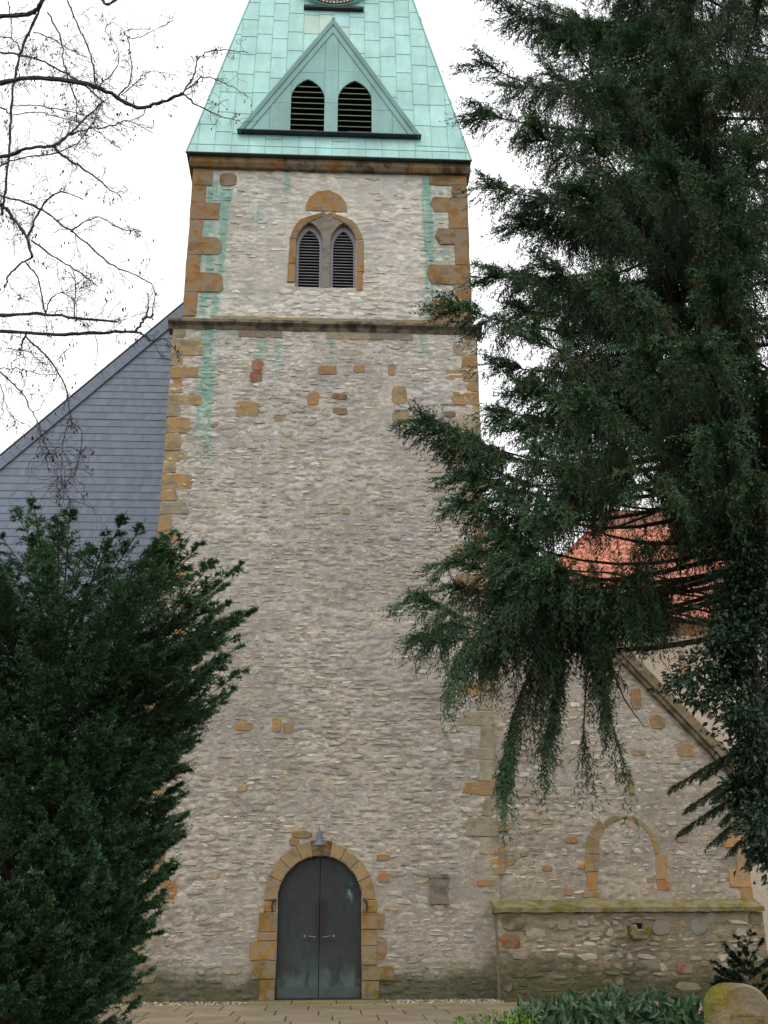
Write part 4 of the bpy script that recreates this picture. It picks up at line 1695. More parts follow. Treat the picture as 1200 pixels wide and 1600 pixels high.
# ------------------------------------------------------------------ red tiled house behind the aisle
HY = 9.0
hx0, hx1 = 5.6, 21.0
hz = at(1030, 966, HY-0.3)[2]
house = thing('tiled_side_building', 'pale walled side building with red pantile roof behind the aisle wall', 'building', (13, 13, 0))
m = MB()
m.box((hx0+0.3, HY, -0.05), (hx1, HY+9, hz-0.45), None)
m.build('wall', M['render'], house)
moulding('cornice_stone', hx0+0.25, hx1, 12, [(HY-0.02, hz-0.47), (HY-0.16, hz-0.22), (HY-0.16, hz-0.06), (HY+0.3, hz-0.06), (HY+0.3, hz-0.47)], lin(170, 128, 84), house, 'sand', lin(150, 112, 74))
m = MB()
m.box((at(1062, 1040, HY)[0], HY-0.03, 8.2), (at(1070, 1040, HY)[0], HY+0.1, 9.2), lin(176, 130, 84))
m.build('stone', M['sand'], house)
pit = radians(48)
ye = HY-0.35
rise = 5.6
m = MB()
top = [np.array([hx0+rise/tan(pit), ye+rise/tan(pit), hz+rise]), np.array([hx1, ye+rise/tan(pit), hz+rise])]
e0, e1 = np.array([hx0, ye, hz]), np.array([hx1, ye, hz])
bk = [np.array([hx0, HY+9.3+2, hz]), np.array([hx1, HY+9.3+2, hz])]
v = [e0, e1, top[1], top[0], bk[0], bk[1]]
m.add([p+np.array([0, 0.0, -0.05]) for p in v], [(0, 1, 2, 3), (0, 3, 4), (3, 2, 5, 4), (0, 4, 5, 1)], lin(130, 84, 68))
roof = m.build('roof', M['tile'], house)
m = MB()
m.tube([tuple(e0+np.array([0, -0.02, 0])), tuple(top[0]+np.array([0, 0, 0.03]))], 0.09, 7, lin(164, 92, 70))
m.build('hip_tile', M['tile'], roof)
# pantiles
tw, tl = 0.235, 0.335
us = np.linspace(0, 1, 9)
prof = 0.032*np.sin(us*2*pi)+0.035
tv = []
for (l_, dz) in ((0.0, 0.022), (1.08, -0.006)):
    for u_, p_ in zip(us, prof):
        tv.append((u_*tw*1.02, l_*tl*cos(pit)-sin(pit)*(p_+dz), l_*tl*sin(pit)+cos(pit)*(p_+dz)))
for u_, p_ in zip(us, prof):
    tv.append((u_*tw*1.02, -sin(pit)*(p_-0.004), cos(pit)*(p_-0.004)))
tq = [(i, i+1, 10+i, 9+i) for i in range(8)]+[(18+i, 19+i, i+1, i) for i in range(8)]
tv = np.array(tv)
tmesh = []
for k in range(5):
    c = np.array(lin(220, 150, 124))*[0.85, 1.0, 1.1, 0.95, 0.75][k]
    tmesh.append(mesh_np('roof_tile', tv, None, tq, M['tile'], np.tile(c, (27, 1)), True))
tiles = []
for r_ in range(18):
    for k in range(45):
        x = hx0+0.05+k*tw
        if x < hx0+r_*tl*cos(pit)+0.1 or x > 16.4:
            continue
        p = np.array([x, ye+r_*tl*cos(pit), hz-0.03+r_*tl*sin(pit)])
        dd = p-CAM
        px = 600+F_PX*(dd@_r2)/(dd@_f)
        tiles.append((abs(px-1010), p, R.randrange(5)))
tiles.sort(key=lambda t: t[0])
rl = root_loc(roof)
for _, p, k in tiles[:300]:
    put('roof_tile', tmesh[k], roof, p-rl)
V = []
Q = []
Cc = []
for i, (_, p, k) in enumerate(tiles[300:]):
    V.append(tv+p)
    Q.append(np.array(tq)+27*i)
    Cc.append(np.tile(np.array(lin(220, 150, 124))*[0.85, 1.0, 1.1, 0.95, 0.75][k], (27, 1)))
put_np('roof_tiles', np.concatenate(V), None, np.concatenate(Q), M['tile'], np.concatenate(Cc), roof, True, kind='stuff')
m = MB()
n = 9
v = []
for x in (hx0-0.05, hx1):
    for k in range(n):
        a = pi+pi*k/(n-1)
        v.append((x, ye-0.06+0.085*cos(a), hz+0.0+0.085*sin(a)))
m.add(v, [(k, k+1, n+k+1, n+k) for k in range(n-1)])
m.build('gutter', M['zinc'], house)

# ------------------------------------------------------------------ vegetation
def unit(v):
    return v/(np.linalg.norm(v, axis=-1, keepdims=True)+1e-9)


def bez(p0, p1, p2, t):
    return (1-t)**2*p0+2*t*(1-t)*p1+t*t*p2


def bez_t(p0, p1, p2, t):
    return 2*(1-t)*(p1-p0)+2*t*(p2-p1)


def needles(p0, p1, p2, m, ln, w, lean, col, rnd, flat=0.0):
    """m needle triangles along each of N curved shoots; flat pulls them into two ranks"""
    N = len(p0)
    t = ((np.arange(m)+rnd.uniform(0, 1, (N, m)))/m)[..., None]
    a, b_, c_ = p0[:, None], p1[:, None], p2[:, None]
    pos = bez(a, b_, c_, t)
    tn = unit(bez_t(a, b_, c_, t))
    rd = rnd.normal(size=(N, m, 3))
    if flat > 0:
        rd[..., 2] *= (1-flat)
    pr = unit(rd-tn*(rd*tn).sum(-1, keepdims=True))
    L_ = (ln*rnd.uniform(0.7, 1.25, (N, m)))[..., None]
    tip = pos+L_*(pr*cos(lean)+tn*sin(lean))
    v = np.stack([pos-tn*w/2, pos+tn*w/2, tip], 2)
    cc = col[:, None, None, :]*rnd.uniform(0.75, 1.3, (N, m, 1, 1))*np.array([0.85, 0.95, 1.2])[None, None, :, None]
    return v.reshape(-1, 3), cc.reshape(-1, 3)


class Crown:
    def __init__(s):
        s.v = []
        s.c = []

    def add(s, vc):
        s.v.append(vc[0])
        s.c.append(vc[1])

    def build(s, name, m, parent, **k):
        v = np.concatenate(s.v)
        c = np.concatenate(s.c)
        t = np.arange(len(v)).reshape(-1, 3)
        return put_np(name, v, t, None, M[m], np.clip(c, 0.002, 0.9), parent, kind='stuff', **k)


def pix(p):
    d = p-CAM
    z = d@_f
    return 600+F_PX*(d@_r2)/z, 800-F_PX*(d@_u2)/z


# ---------------------------------------------------------------- spruce
def spruce():
    rnd = np.random.default_rng(5)
    Y0 = -10.6
    base = at(1262, 1430, Y0)
    X0 = base[0]
    t = thing('spruce_tree', 'tall dark spruce with drooping branches in front of the tower', 'tree', (X0, Y0, 0))
    H = 24.0
    zs = np.linspace(-0.1, H, 40)
    trunk = np.stack([X0+0.12*np.sin(zs*0.5), Y0+0.1*np.cos(zs*0.4), zs], 1)
    m = MB()
    m.tube(trunk, 0.23*(1-zs/H)**0.8+0.015, 12, lin(58, 46, 40))
    m.build('trunk', M['bark'], t, True)
    C_ = Crown()
    paths = []
    GAPS = [(815, 1035, 26, 40, 0.75), (900, 1040, 26, 45, 0.75), (740, 1020, 30, 30, 0.6), (850, 960, 22, 26, 0.55), (760, 880, 22, 30, 0.6), (725, 905, 20, 18, 0.7), (980, 1010, 30, 40, 0.8), (930, 870, 70, 58, 0.93), (1000, 820, 65, 48, 0.95), (1085, 910, 74, 54, 0.97), (960, 930, 50, 22, 0.8), (1070, 1060, 75, 95, 0.97), (1120, 1180, 60, 80, 1.0), (1010, 1130, 60, 150, 0.9), (838, 545, 45, 26, 0.95), (1010, 735, 26, 34, 0.95), (810, 725, 24, 42, 0.85), (858, 765, 22, 35, 0.8), (992, 425, 26, 24, 0.95), (1125, 225, 22, 18, 0.95), (1165, 190, 30, 18, 0.9), (770, 130, 30, 30, 0.7), (1185, 560, 25, 40, 0.9), (770, 230, 40, 22, 0.9), (900, 1120, 22, 80, 0.85), (830, 1190, 14, 60, 0.8), (905, 545, 20, 20, 0.8), (1040, 560, 18, 14, 0.8), (880, 170, 14, 12, 0.9), (760, 610, 18, 40, 0.6)]

    def tr(z):
        return np.array([X0+0.12*sin(z*0.5), Y0+0.1*cos(z*0.4), z])
    # branches whose tips make the outline: picture point, plane, rise of the base above the tip, sag
    key = [(745, 705, -11.4, 0.7, 0.6), (700, 745, -12.0, 0.7, 0.6), (770, 835, -12.1, 0.5, 0.6), (815, 855, -12.6, 0.5, 0.5), (690, 868, -12.0, 0.6, 0.5), (785, 655, -12.3, 0.7, 0.5), (820, 600, -11.9, 0.7, 0.5), (845, 410, -12.6, 0.6, 0.5), (1000, 550, -13.6, 0.6, 0.5), (1120, 300, -13.5, 0.6, 0.5), (1060, 60, -13.2, 0.6, 0.5), (1185, 560, -13.4, 0.6, 0.5), (1090, 540, -13.7, 0.6, 0.5), (930, 210, -13.1, 0.6, 0.5), (735, -40, -11.6, 0.5, 0.5), (772, 5, -11.2, 0.6, 0.4), (728, 82, -11.8, 0.5, 0.45), (726, 170, -11.5, 0.5, 0.45), (765, 118, -10.6, 0.6, 0.4), (740, 275, -11.6, 0.6, 0.35), (790, 335, -11.2, 0.7, 0.45), (745, 420, -11.7, 0.7, 0.45),
           (683, 462, -12.4, 0.7, 0.5), (790, 470, -11.2, 0.7, 0.5), (745, 560, -11.5, 0.7, 0.5), (636, 662, -12.3, 0.55, 0.75), (692, 682, -11.7, 0.6, 0.6), (742, 640, -10.8, 0.8, 0.5), (700, 790, -11.9, 0.9, 0.6), (722, 850, -12.2, 0.35, 0.75), (760, 770, -12.5, 0.8, 0.6),
           (630, 937, -12.2, 0.25, 0.75), (690, 905, -11.6, 0.6, 0.5), (640, 985, -11.8, 0.9, 0.35), (830, 700, -13.0, 0.8, 0.5), (900, 620, -13.4, 0.7, 0.5), (860, 780, -13.2, 0.7, 0.5), (1010, 720, -13.6, 0.7, 0.5), (1130, 660, -13.8, 0.6, 0.5), (830, 520, -12.9, 0.7, 0.5), (950, 430, -13.4, 0.7, 0.5),
           (780, 905, -11.9, 0.5, 0.6), (850, 880, -12.6, 0.6, 0.5), (1040, 250, -13.3, 0.6, 0.5), (900, 300, -13.0, 0.6, 0.5), (830, 200, -12.4, 0.6, 0.45), (960, 120, -13.0, 0.6, 0.5), (880, 60, -12.6, 0.6, 0.5), (1130, 420, -13.4, 0.6, 0.5), (1150, 120, -13.0, 0.6, 0.5), (1170, 760, -13.2, 0.6, 0.5)]
    for (px, py, Y, up, sag) in key:
        tip = at(px+(26 if px < 800 else 0), py+4, Y)
        b0 = tr(tip[2]+up)
        L_ = np.linalg.norm(tip-b0)
        pts = []
        for s in np.linspace(0, 1, 9):
            p = b0+(tip-b0)*s
            p[2] -= sag*(s**1.3)*(1-s)*2.8
            p[1] += 0.15*sin(s*3+px)
            pts.append(p)
        paths.append((np.array(pts), 1.25, 'n', L_))
    # hanging lower boughs
    for pl, Y in (([(1060, 905), (960, 915), (880, 950), (845, 1010), (805, 1110), (790, 1185)], -11.8), ([(1060, 960), (960, 960), (895, 985), (872, 1070), (855, 1150)], -11.5),
                  ([(1075, 960), (990, 950), (935, 985), (945, 1090), (962, 1150), (970, 1180)], -12.0), ([(1070, 880), (900, 890), (780, 960), (720, 1020)], -12.4), ([(1080, 920), (1030, 900), (1000, 945), (985, 1000)], -12.2),
                  ([(1060, 930), (900, 930), (800, 985), (700, 975)], -11.7), ([(1070, 940), (930, 935), (840, 970), (760, 1010)], -12.1)):
        zz = [at(x, y, Y) for x, y in pl]
        zz[0] = tr(zz[0][2])
        pts = spline(zz, 12)
        L_ = np.linalg.norm(np.diff(pts, axis=0), axis=1).sum()
        paths.append((pts, 0.72, 'h', L_))
        if len(pl) >= 5:                 # thinner strands beside each hanging bough
            for q in range(3):
                e = rnd.uniform(0.55, 0.9)
                o_ = np.array([rnd.uniform(-0.35, 0.35), rnd.uniform(-0.25, 0.25), rnd.uniform(-0.05, 0.12)])
                k0 = 4
                seg = pts[k0:k0+max(4, int(8*e))]
                seg = seg+o_*np.linspace(0.1, 1, len(seg))[:, None]
                L2 = np.linalg.norm(np.diff(seg, axis=0), axis=1).sum()
                paths.append((seg, 0.40, 'h', L2))
    # all other branches, whorl by whorl
    z = 6.4
    az = 0.3
    while z < 22.5:
        az += 2.4+rnd.uniform(-0.4, 0.4)
        Lb = 4.6*max(0.05, 1-z/26)**0.7*rnd.uniform(0.75, 1.02)
        d = np.array([sin(az), -cos(az), 0])
        if d[0] < -0.3:
            Lb *= 0.80
        b0 = tr(z)
        up = 0.18 if z < 12 else 0.3
        sag = 0.16*Lb
        pts = []
        for s in np.linspace(0, 1, 8):
            p = b0+d*Lb*s
            p[2] += -0.12*Lb*s-sag*(s**1.3)*(1-s)*2.8+up*Lb*max(0, s-0.7)
            pts.append(p)
        pts = np.array(pts)
        dens = 1.0 if d[1] < 0.35 else 0.5
        px, py = pix(pts[5])
        if px > 1380 or py < -170:
            dens *= 0.3
        paths.append((pts, dens, 'n', Lb))
        z += 0.075 if z < 15.5 else 0.2
    for pts, dens, kind, L_ in paths:
        m = MB()
        r0 = (0.010+0.008*L_) if kind == 'n' else 0.014
        k = len(pts)
        m.tube(pts, np.linspace(r0, 0.005, k), 5, lin(70, 58, 46))
        m.build('branch', M['bark'], t)
        n = int(L_/0.022*dens)
        s = np.sort(0.16+0.84*rnd.uniform(0, 1, n)**0.82)
        f = s*(k-1)
        i = np.minimum(f.astype(int), k-2)
        u = (f-i)[:, None]
        p0 = pts[i]*(1-u)+pts[i+1]*u
        tn = unit(pts[i+1]-pts[i])
        side = unit(np.cross(tn, np.array([0, 0, 1.0])))*rnd.choice([-1, 1], n)[:, None]
        s_ = s[:, None]
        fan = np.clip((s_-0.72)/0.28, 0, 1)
        low = np.clip((7.5-p0[:, 2:3])/4, 0, 1)
        hang = rnd.uniform(0.3, 0.75, (n, 1))*(1-0.75*fan)*(0.75+0.75*low)*min(1, 0.35+L_/4)
        out = rnd.uniform(0.10, 0.26, (n, 1))*(1-0.2*fan)
        if kind == 'h':
            hang = rnd.uniform(0.12, 0.5, (n, 1))*(0.6+0.7*s_)
            out = rnd.uniform(0.03, 0.22, (n, 1))*(1-0.4*s_)
        p1 = p0+side*out+tn*(0.06+0.12*fan)+np.array([0, 0, 1])*0.02
        p2 = p1+np.array([0, 0, -1])*hang+tn*(0.05+0.10*fan)+side*0.05+rnd.normal(0, 0.03, (n, 3))
        ppx, ppy = pix((p0+p2)/2)
        keep_ = (ppx < 1235) | (rnd.uniform(size=n) < 0.45)
        for gx, gy, gw, gh, gp in GAPS:          # thin places in the crown
            hole = ((ppx-gx)/gw)**2+((ppy-gy)/gh)**2 < 1
            keep_ &= ~hole | (rnd.uniform(size=n) > gp)
        old = rnd.uniform(size=(n, 1)) < 0.18*(1-fan)
        g1 = np.array(lin(64, 84, 50))
        g2 = np.array(lin(52, 78, 58))
        mixv = rnd.uniform(0, 1, (n, 1))
        c = g1*mixv+g2*(1-mixv)
        c = np.where(old, np.array(lin(76, 64, 36)), c)
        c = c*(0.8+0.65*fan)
        p0, p1, p2, c, fan = p0[keep_], p1[keep_], p2[keep_], c[keep_], fan[keep_]
        n = len(p0)
        if n == 0:
            continue
        C_.add(needles(p0, p1, p2, 26, 0.050, 0.025, radians(50), c, rnd))
        # older dark foliage hanging close under the bough
        ni = int(n*0.9)
        if ni > 3 and kind == 'n':
            si = rnd.uniform(0.05, 0.86, ni)
            fi = si*(k-1)
            ii = np.minimum(fi.astype(int), k-2)
            ui = (fi-ii)[:, None]
            q0 = pts[ii]*(1-ui)+pts[ii+1]*ui+rnd.normal(0, 0.10, (ni, 3))
            qx, qy = pix(q0)
            ok = qx < 1260
            for gx, gy, gw, gh, gp in GAPS:
                ok &= ~((((qx-gx)/gw)**2+((qy+15-gy)/gh)**2 < 1) & (rnd.uniform(size=ni) < gp))
            q0 = q0[ok]
            ni = len(q0)
            if ni:
                q2 = q0+np.array([0, 0, -1])*rnd.uniform(0.2, 0.55, (ni, 1))+rnd.normal(0, 0.05, (ni, 3))
                ci = np.where(rnd.uniform(size=(ni, 1)) < 0.25, np.array(lin(64, 56, 36)), np.array(lin(42, 62, 42)))
                C_.add(needles(q0, (q0+q2)/2+rnd.normal(0, 0.03, (ni, 3)), q2, 12, 0.085, 0.034, radians(68), ci, rnd))
        # side shoots of the hanging twigs
        for q in range(4):
            tt = rnd.uniform(0.25, 0.95, (n, 1))
            a = bez(p0, p1, p2, tt)
            dr = unit(bez_t(p0, p1, p2, tt)*1.0)
            rd = unit(rnd.normal(size=(n, 3))*np.array([1, 1, 0.3]))
            l2 = rnd.uniform(0.08, 0.20, (n, 1))
            b1 = a+rd*l2*0.5+dr*l2*0.2
            b2 = b1+dr*l2*0.6+np.array([0, 0, -1])*l2*(0.55-0.5*fan)+rd*l2*0.15*fan*2
            C_.add(needles(a, b1, b2, 7, 0.048, 0.024, radians(50), c*rnd.uniform(0.8, 1.2, (n, 1)), rnd))
        # the leading shoot
        e = pts[-1]
        dd = unit(pts[-1]-pts[-2])
        if kind != 'h':
            ns = 26
            rd = rnd.normal(size=(ns, 3))*0.35
            a = e-dd*rnd.uniform(0, 0.35, (ns, 1))
            vd = unit(dd+rd)
            l2 = rnd.uniform(0.12, 0.26, (ns, 1))
            C_.add(needles(a, a+vd*l2*0.5, a+vd*l2, 24, 0.038, 0.018, radians(40), np.tile(np.array(lin(70, 98, 62)), (ns, 1)), rnd))
    C_.build('foliage', 'needle', t)


spruce()


# ---------------------------------------------------------------- yew
def yew(name, label, X0, Y0, tips, n_fill, rad, zr, seed, scale=1.0, ncol=(64, 92, 62), front=True):
    rnd = np.random.default_rng(seed)
    t = thing(name, label, 'tree' if scale > 0.6 else 'shrub', (X0, Y0, 0))
    C_ = Crown()
    m = MB()
    for k in range(4):
        a = k*1.6+0.4
        zt = zr[1]*0.8
        m.tube(spline([(X0+0.1*cos(a)*scale, Y0+0.1*sin(a)*scale, -0.1), (X0+0.2*cos(a)*scale, Y0+0.2*sin(a)*scale, zt*0.4), (X0+0.45*cos(a)*scale, Y0+0.45*sin(a)*scale, zt)], 9), np.linspace(0.11, 0.02, 9)*scale, 7, lin(74, 54, 44))
    m.build('trunk', M['bark'], t, True)
    allt = [np.array(p) for p in tips]
    k = 0
    while k < n_fill:
        z = rnd.uniform(zr[0], zr[1])
        a = rnd.uniform(0, 2*pi)
        d = np.array([cos(a), sin(a), 0])
        if front and d[1] > 0.45 and rnd.uniform() < 0.75:
            continue
        r_ = rad(z)*(1-rnd.uniform(0, 1)**2*0.55)*(0.94 if d[0] > 0.3 else 1.0)
        p = np.array([X0, Y0, z])+d*r_
        if p[0] < X0-1.5*scale and rnd.uniform() < 0.6 and front:
            continue
        allt.append(p)
        k += 1
    for k in range(int(n_fill*0.22) if front else 0):      # bushier flank towards the church
        z = rnd.uniform(zr[0], zr[0]+0.62*(zr[1]-zr[0]))
        a = rnd.uniform(-1.3, 0.5)
        allt.append(np.array([X0, Y0, z])+np.array([cos(a), sin(a), 0])*rad(z)*rnd.uniform(0.72, 0.98))
    wood = MB()
    for tip in allt:
        ax = np.array([X0, Y0, 0])
        dh = tip-ax
        dh[2] = 0
        r_ = np.linalg.norm(dh)+1e-6
        dh /= r_
        zb = max(0.1, tip[2]-(0.08+0.45*rnd.uniform()+0.25*max(0, tip[2]-3.6))*r_-0.2*scale)
        b0 = np.array([X0, Y0, zb])+dh*0.12*r_
        mid = b0+(tip-b0)*0.55+np.array([0, 0, rnd.uniform(-0.12, 0.05)])*r_
        pts = spline([b0, mid, tip], 8)
        L_ = np.linalg.norm(np.diff(pts, axis=0), axis=1).sum()
        wood.tube(pts, np.linspace(0.005+0.005*L_, 0.0025, 8), 4, lin(66, 54, 42))
        reach = min(1.3*scale, L_*0.9)
        n = int(reach/0.036/max(scale, 0.6))
        s = 1-rnd.uniform(0, 1, n)**1.15*reach/L_
        f = s*7
        i = np.minimum(f.astype(int), 6)
        u = (f-i)[:, None]
        p0 = pts[i]*(1-u)+pts[i+1]*u
        tn = unit(pts[i+1]-pts[i])
        side = unit(np.cross(tn, np.array([0, 0, 1.0])+rnd.normal(0, 0.25, 3)))*rnd.choice([-1, 1], n)[:, None]
        dist = (1-s[:, None])*L_
        ls = (0.05*scale+0.30*dist*(1-0.3*dist))*rnd.uniform(0.6, 1.2, (n, 1))
        ls = np.clip(ls, 0.05*scale, 0.36*scale)
        vd = unit(side*0.8+tn*0.75+rnd.normal(0, 0.16, (n, 3)))
        p1 = p0+vd*ls*0.5
        p2 = p0+vd*ls+np.array([0, 0, -0.10])*ls+tn*ls*0.15
        b = rnd.uniform(0.65, 1.15)
        c = np.array(lin(*ncol))*b*np.where(rnd.uniform(size=(n, 1)) < 0.1, 1.35, 1.0)*np.ones((n, 3))
        c = c*(1+0.35*np.exp(-dist*5))
        C_.add(needles(p0, p1, p2, 20, 0.037*max(scale, 0.7), 0.0145, radians(34), c, rnd, 0.5))
        for q in range(2):
            tt = rnd.uniform(0.2, 0.8, (n, 1))
            a = bez(p0, p1, p2, tt)
            dr = unit(bez_t(p0, p1, p2, tt))
            rd = unit(np.cross(dr, np.array([0, 0, 1.0]))+rnd.normal(0, 0.2, (n, 3)))*rnd.choice([-1, 1], n)[:, None]
            l2 = ls*rnd.uniform(0.3, 0.6, (n, 1))
            v2 = unit(dr*0.8+rd*0.7)
            C_.add(needles(a, a+v2*l2*0.5, a+v2*l2, 8, 0.035*max(scale, 0.7), 0.0145, radians(34), c*rnd.uniform(0.8, 1.2, (n, 1)), rnd, 0.5))
        # leading shoot with needles all along
        a = pts[-1]
        dd = unit(pts[-1]-pts[-3])
        C_.add(needles((a-dd*0.18*scale)[None], (a-dd*0.05*scale)[None], (a+dd*0.10*scale)[None], 40, 0.026*max(scale, 0.7), 0.010, radians(40), np.array([lin(78, 108, 70)]), rnd))
    wood.build('branches', M['bark'], t, kind='stuff')
    C_.build('foliage', 'needle', t)


YW_Y = -13.3
yx = at(52, 1430, YW_Y)[0]
prof_px = [(1640, 120), (1560, 165), (1480, 195), (1400, 215), (1300, 235), (1220, 215), (1150, 235), (1080, 275), (1000, 300), (920, 300), (870, 240), (830, 150), (800, 70)]
zz_ = [at(60, p[0], YW_Y)[2] for p in prof_px]
rr_ = [at(60+p[1], p[0], YW_Y)[0]-at(60, p[0], YW_Y)[0] for p in prof_px]
yew_tips = [tuple(at(x-8, y+16, Y)) for x, y, Y in ((28, 778, -13.2), (110, 815, -13.4), (62, 800, -13.6), (88, 806, -13.0), (152, 838, -13.5), (186, 848, -13.1), (60, 835, -13.8), (8, 820, -13.6), (232, 890, -13.4), (196, 878, -13.3), (130, 850, -13.5), (290, 838, -13.3), (262, 866, -13.6), (246, 905, -13.3), (310, 880, -13.2), (384, 868, -13.3), (345, 885, -13.5), (405, 937, -13.5), (365, 925, -13.2), (330, 905, -13.6), (375, 952, -13.2), (390, 1030, -13.4), (352, 1010, -13.6), (372, 1060, -13.6), (330, 1045, -13.2), (340, 1090, -13.4), (320, 1100, -13.5),
                                                   (300, 1140, -13.4), (284, 1165, -13.6), (295, 1225, -13.5), (275, 1200, -13.3), (270, 1285, -13.4), (285, 1262, -13.5), (275, 1330, -13.4), (262, 1380, -13.5), (258, 1440, -13.4), (250, 1420, -13.6), (240, 1500, -13.5), (225, 1545, -13.4), (205, 1585, -13.5), (195, 1610, -13.3))]
yew('yew_tree', 'broad dark green yew at the left edge, hiding the foot of the nave', yx, YW_Y, yew_tips, 660, lambda z: float(np.interp(z, zz_, rr_)), (0.3, at(60, 862, YW_Y)[2]), 14)
# small dark conifer behind the headstone
sy = -12.3
sxc = at(1168, 1500, sy)[0]
yew('small_conifer', 'low dark bushy conifer behind the mossy headstone at the right edge', sxc, sy, [tuple(at(x, y, sy)) for x, y in ((1112, 1500), (1128, 1470), (1150, 1462), (1120, 1530), (1108, 1545), (1175, 1455), (1135, 1485), (1160, 1475), (1120, 1515), (1190, 1470))], 90, lambda z: 0.52*max(0.1, 1-(z/1.35)**2)**0.5, (0.1, at(1160, 1470, sy)[2]-0.05), 19, 0.55, (34, 54, 42), False)


# ---------------------------------------------------------------- broad leaves
def leaves(pos, dirv, nrm, ln, wd, col, rnd, fold=0.25):
    """folded pointed leaves: 6 vertices, 4 triangles each, as numpy arrays"""
    N = len(pos)
    d = unit(dirv)
    s = unit(np.cross(d, nrm))
    n = np.cross(s, d)
    ln = np.broadcast_to(np.asarray(ln, float).reshape(-1, 1), (N, 1))
    wd = np.broadcast_to(np.asarray(wd, float).reshape(-1, 1), (N, 1))
    a = pos
    m1 = pos+d*ln*0.45
    l_ = m1+s*wd*0.5+n*wd*fold
    r_ = m1-s*wd*0.5+n*wd*fold
    tip = pos+d*ln-n*ln*0.12
    v = np.stack([a, l_, tip, m1, a, m1, tip, r_], 1)
    q = (np.array([[0, 3, 2, 1], [4, 7, 6, 5]])[None]+(np.arange(N)*8)[:, None, None]).reshape(-1, 4)
    c = np.repeat(col[:, None, :], 8, 1)*rnd.uniform(0.9, 1.1, (N, 8, 1))
    return v.reshape(-1, 3), q, c.reshape(-1, 3)


def ivy_tree():
    rnd = np.random.default_rng(41)
    Yh = -12.6
    X0 = at(1235, 1430, Yh)[0]
    t = thing('holly_tree', 'dark glossy broadleaf evergreen overhanging from the right edge below the spruce', 'tree', (X0, Yh, 0))
    m = MB()
    zt = at(1200, 850, Yh)[2]
    m.tube(spline([(X0, Yh, -0.1), (X0+0.08, Yh, 1.5), (X0-0.05, Yh, 3.2), (X0+0.05, Yh, zt+0.6)], 12), np.linspace(0.13, 0.03, 12), 9, lin(64, 58, 50))
    m.build('trunk', M['bark'], t, True)
    P = []
    D = []
    Cc = []
    br = [((1042, 1078), 0.35), ((1056, 1065), 0.4), ((1085, 1095), 0.5), ((1128, 1075), 0.8), ((1165, 850), 1), ((1140, 960), 1), ((1150, 1020), 1), ((1150, 1120), 1), ((1165, 1180), 1), ((1150, 1250), 0.9), ((1175, 1300), 0.8), ((1190, 1330), 0.7), ((1185, 1240), 1), ((1190, 1080), 1), ((1190, 960), 1), ((1190, 900), 1), ((1195, 1150), 1), ((1125, 1005), 1), ((1150, 900), 1)]
    for (px, py), k in br:
        Y = Yh+rnd.uniform(-0.5, 0.35)
        tip = at(px, py, Y)
        b0 = np.array([X0, Yh, tip[2]+rnd.uniform(-0.35, 0.25)])
        mid = (b0+tip)/2+np.array([0, 0, 0.12])
        pts = spline([b0, mid, tip], 8)
        m = MB()
        m.tube(pts, np.linspace(0.026, 0.004, 8), 5, lin(58, 54, 42))
        m.build('branch', M['bark'], t)
        n = int(800*k)
        s = 1-rnd.uniform(0, 0.75, n)**1.2
        f = s*7
        i = np.minimum(f.astype(int), 6)
        u = (f-i)[:, None]
        p = pts[i]*(1-u)+pts[i+1]*u
        sp = 0.035+0.15*(1-s[:, None])**0.6
        o = rnd.normal(size=(n, 3))*sp*np.array([1, 1, 0.8])
        P.append(p+o)
        D.append(unit(o+np.array([-0.03, 0, -0.06]))+rnd.normal(0, 0.4, (n, 3)))
        c = np.array(lin(40, 60, 40))*rnd.uniform(0.55, 1.5, (n, 1))
        Cc.append(c)
    P = np.concatenate(P)
    D = np.concatenate(D)
    Cc = np.concatenate(Cc)
    N = len(P)
    nr = unit(rnd.normal(size=(N, 3))*0.6+np.array([0, -0.3, 1]))
    v, q, c = leaves(P, D, nr, rnd.uniform(0.05, 0.085, N), rnd.uniform(0.03, 0.045, N), Cc, rnd)
    put_np('foliage', v, None, q, M['leaf'], c, t, kind='stuff')
    return t


ivy_tree()
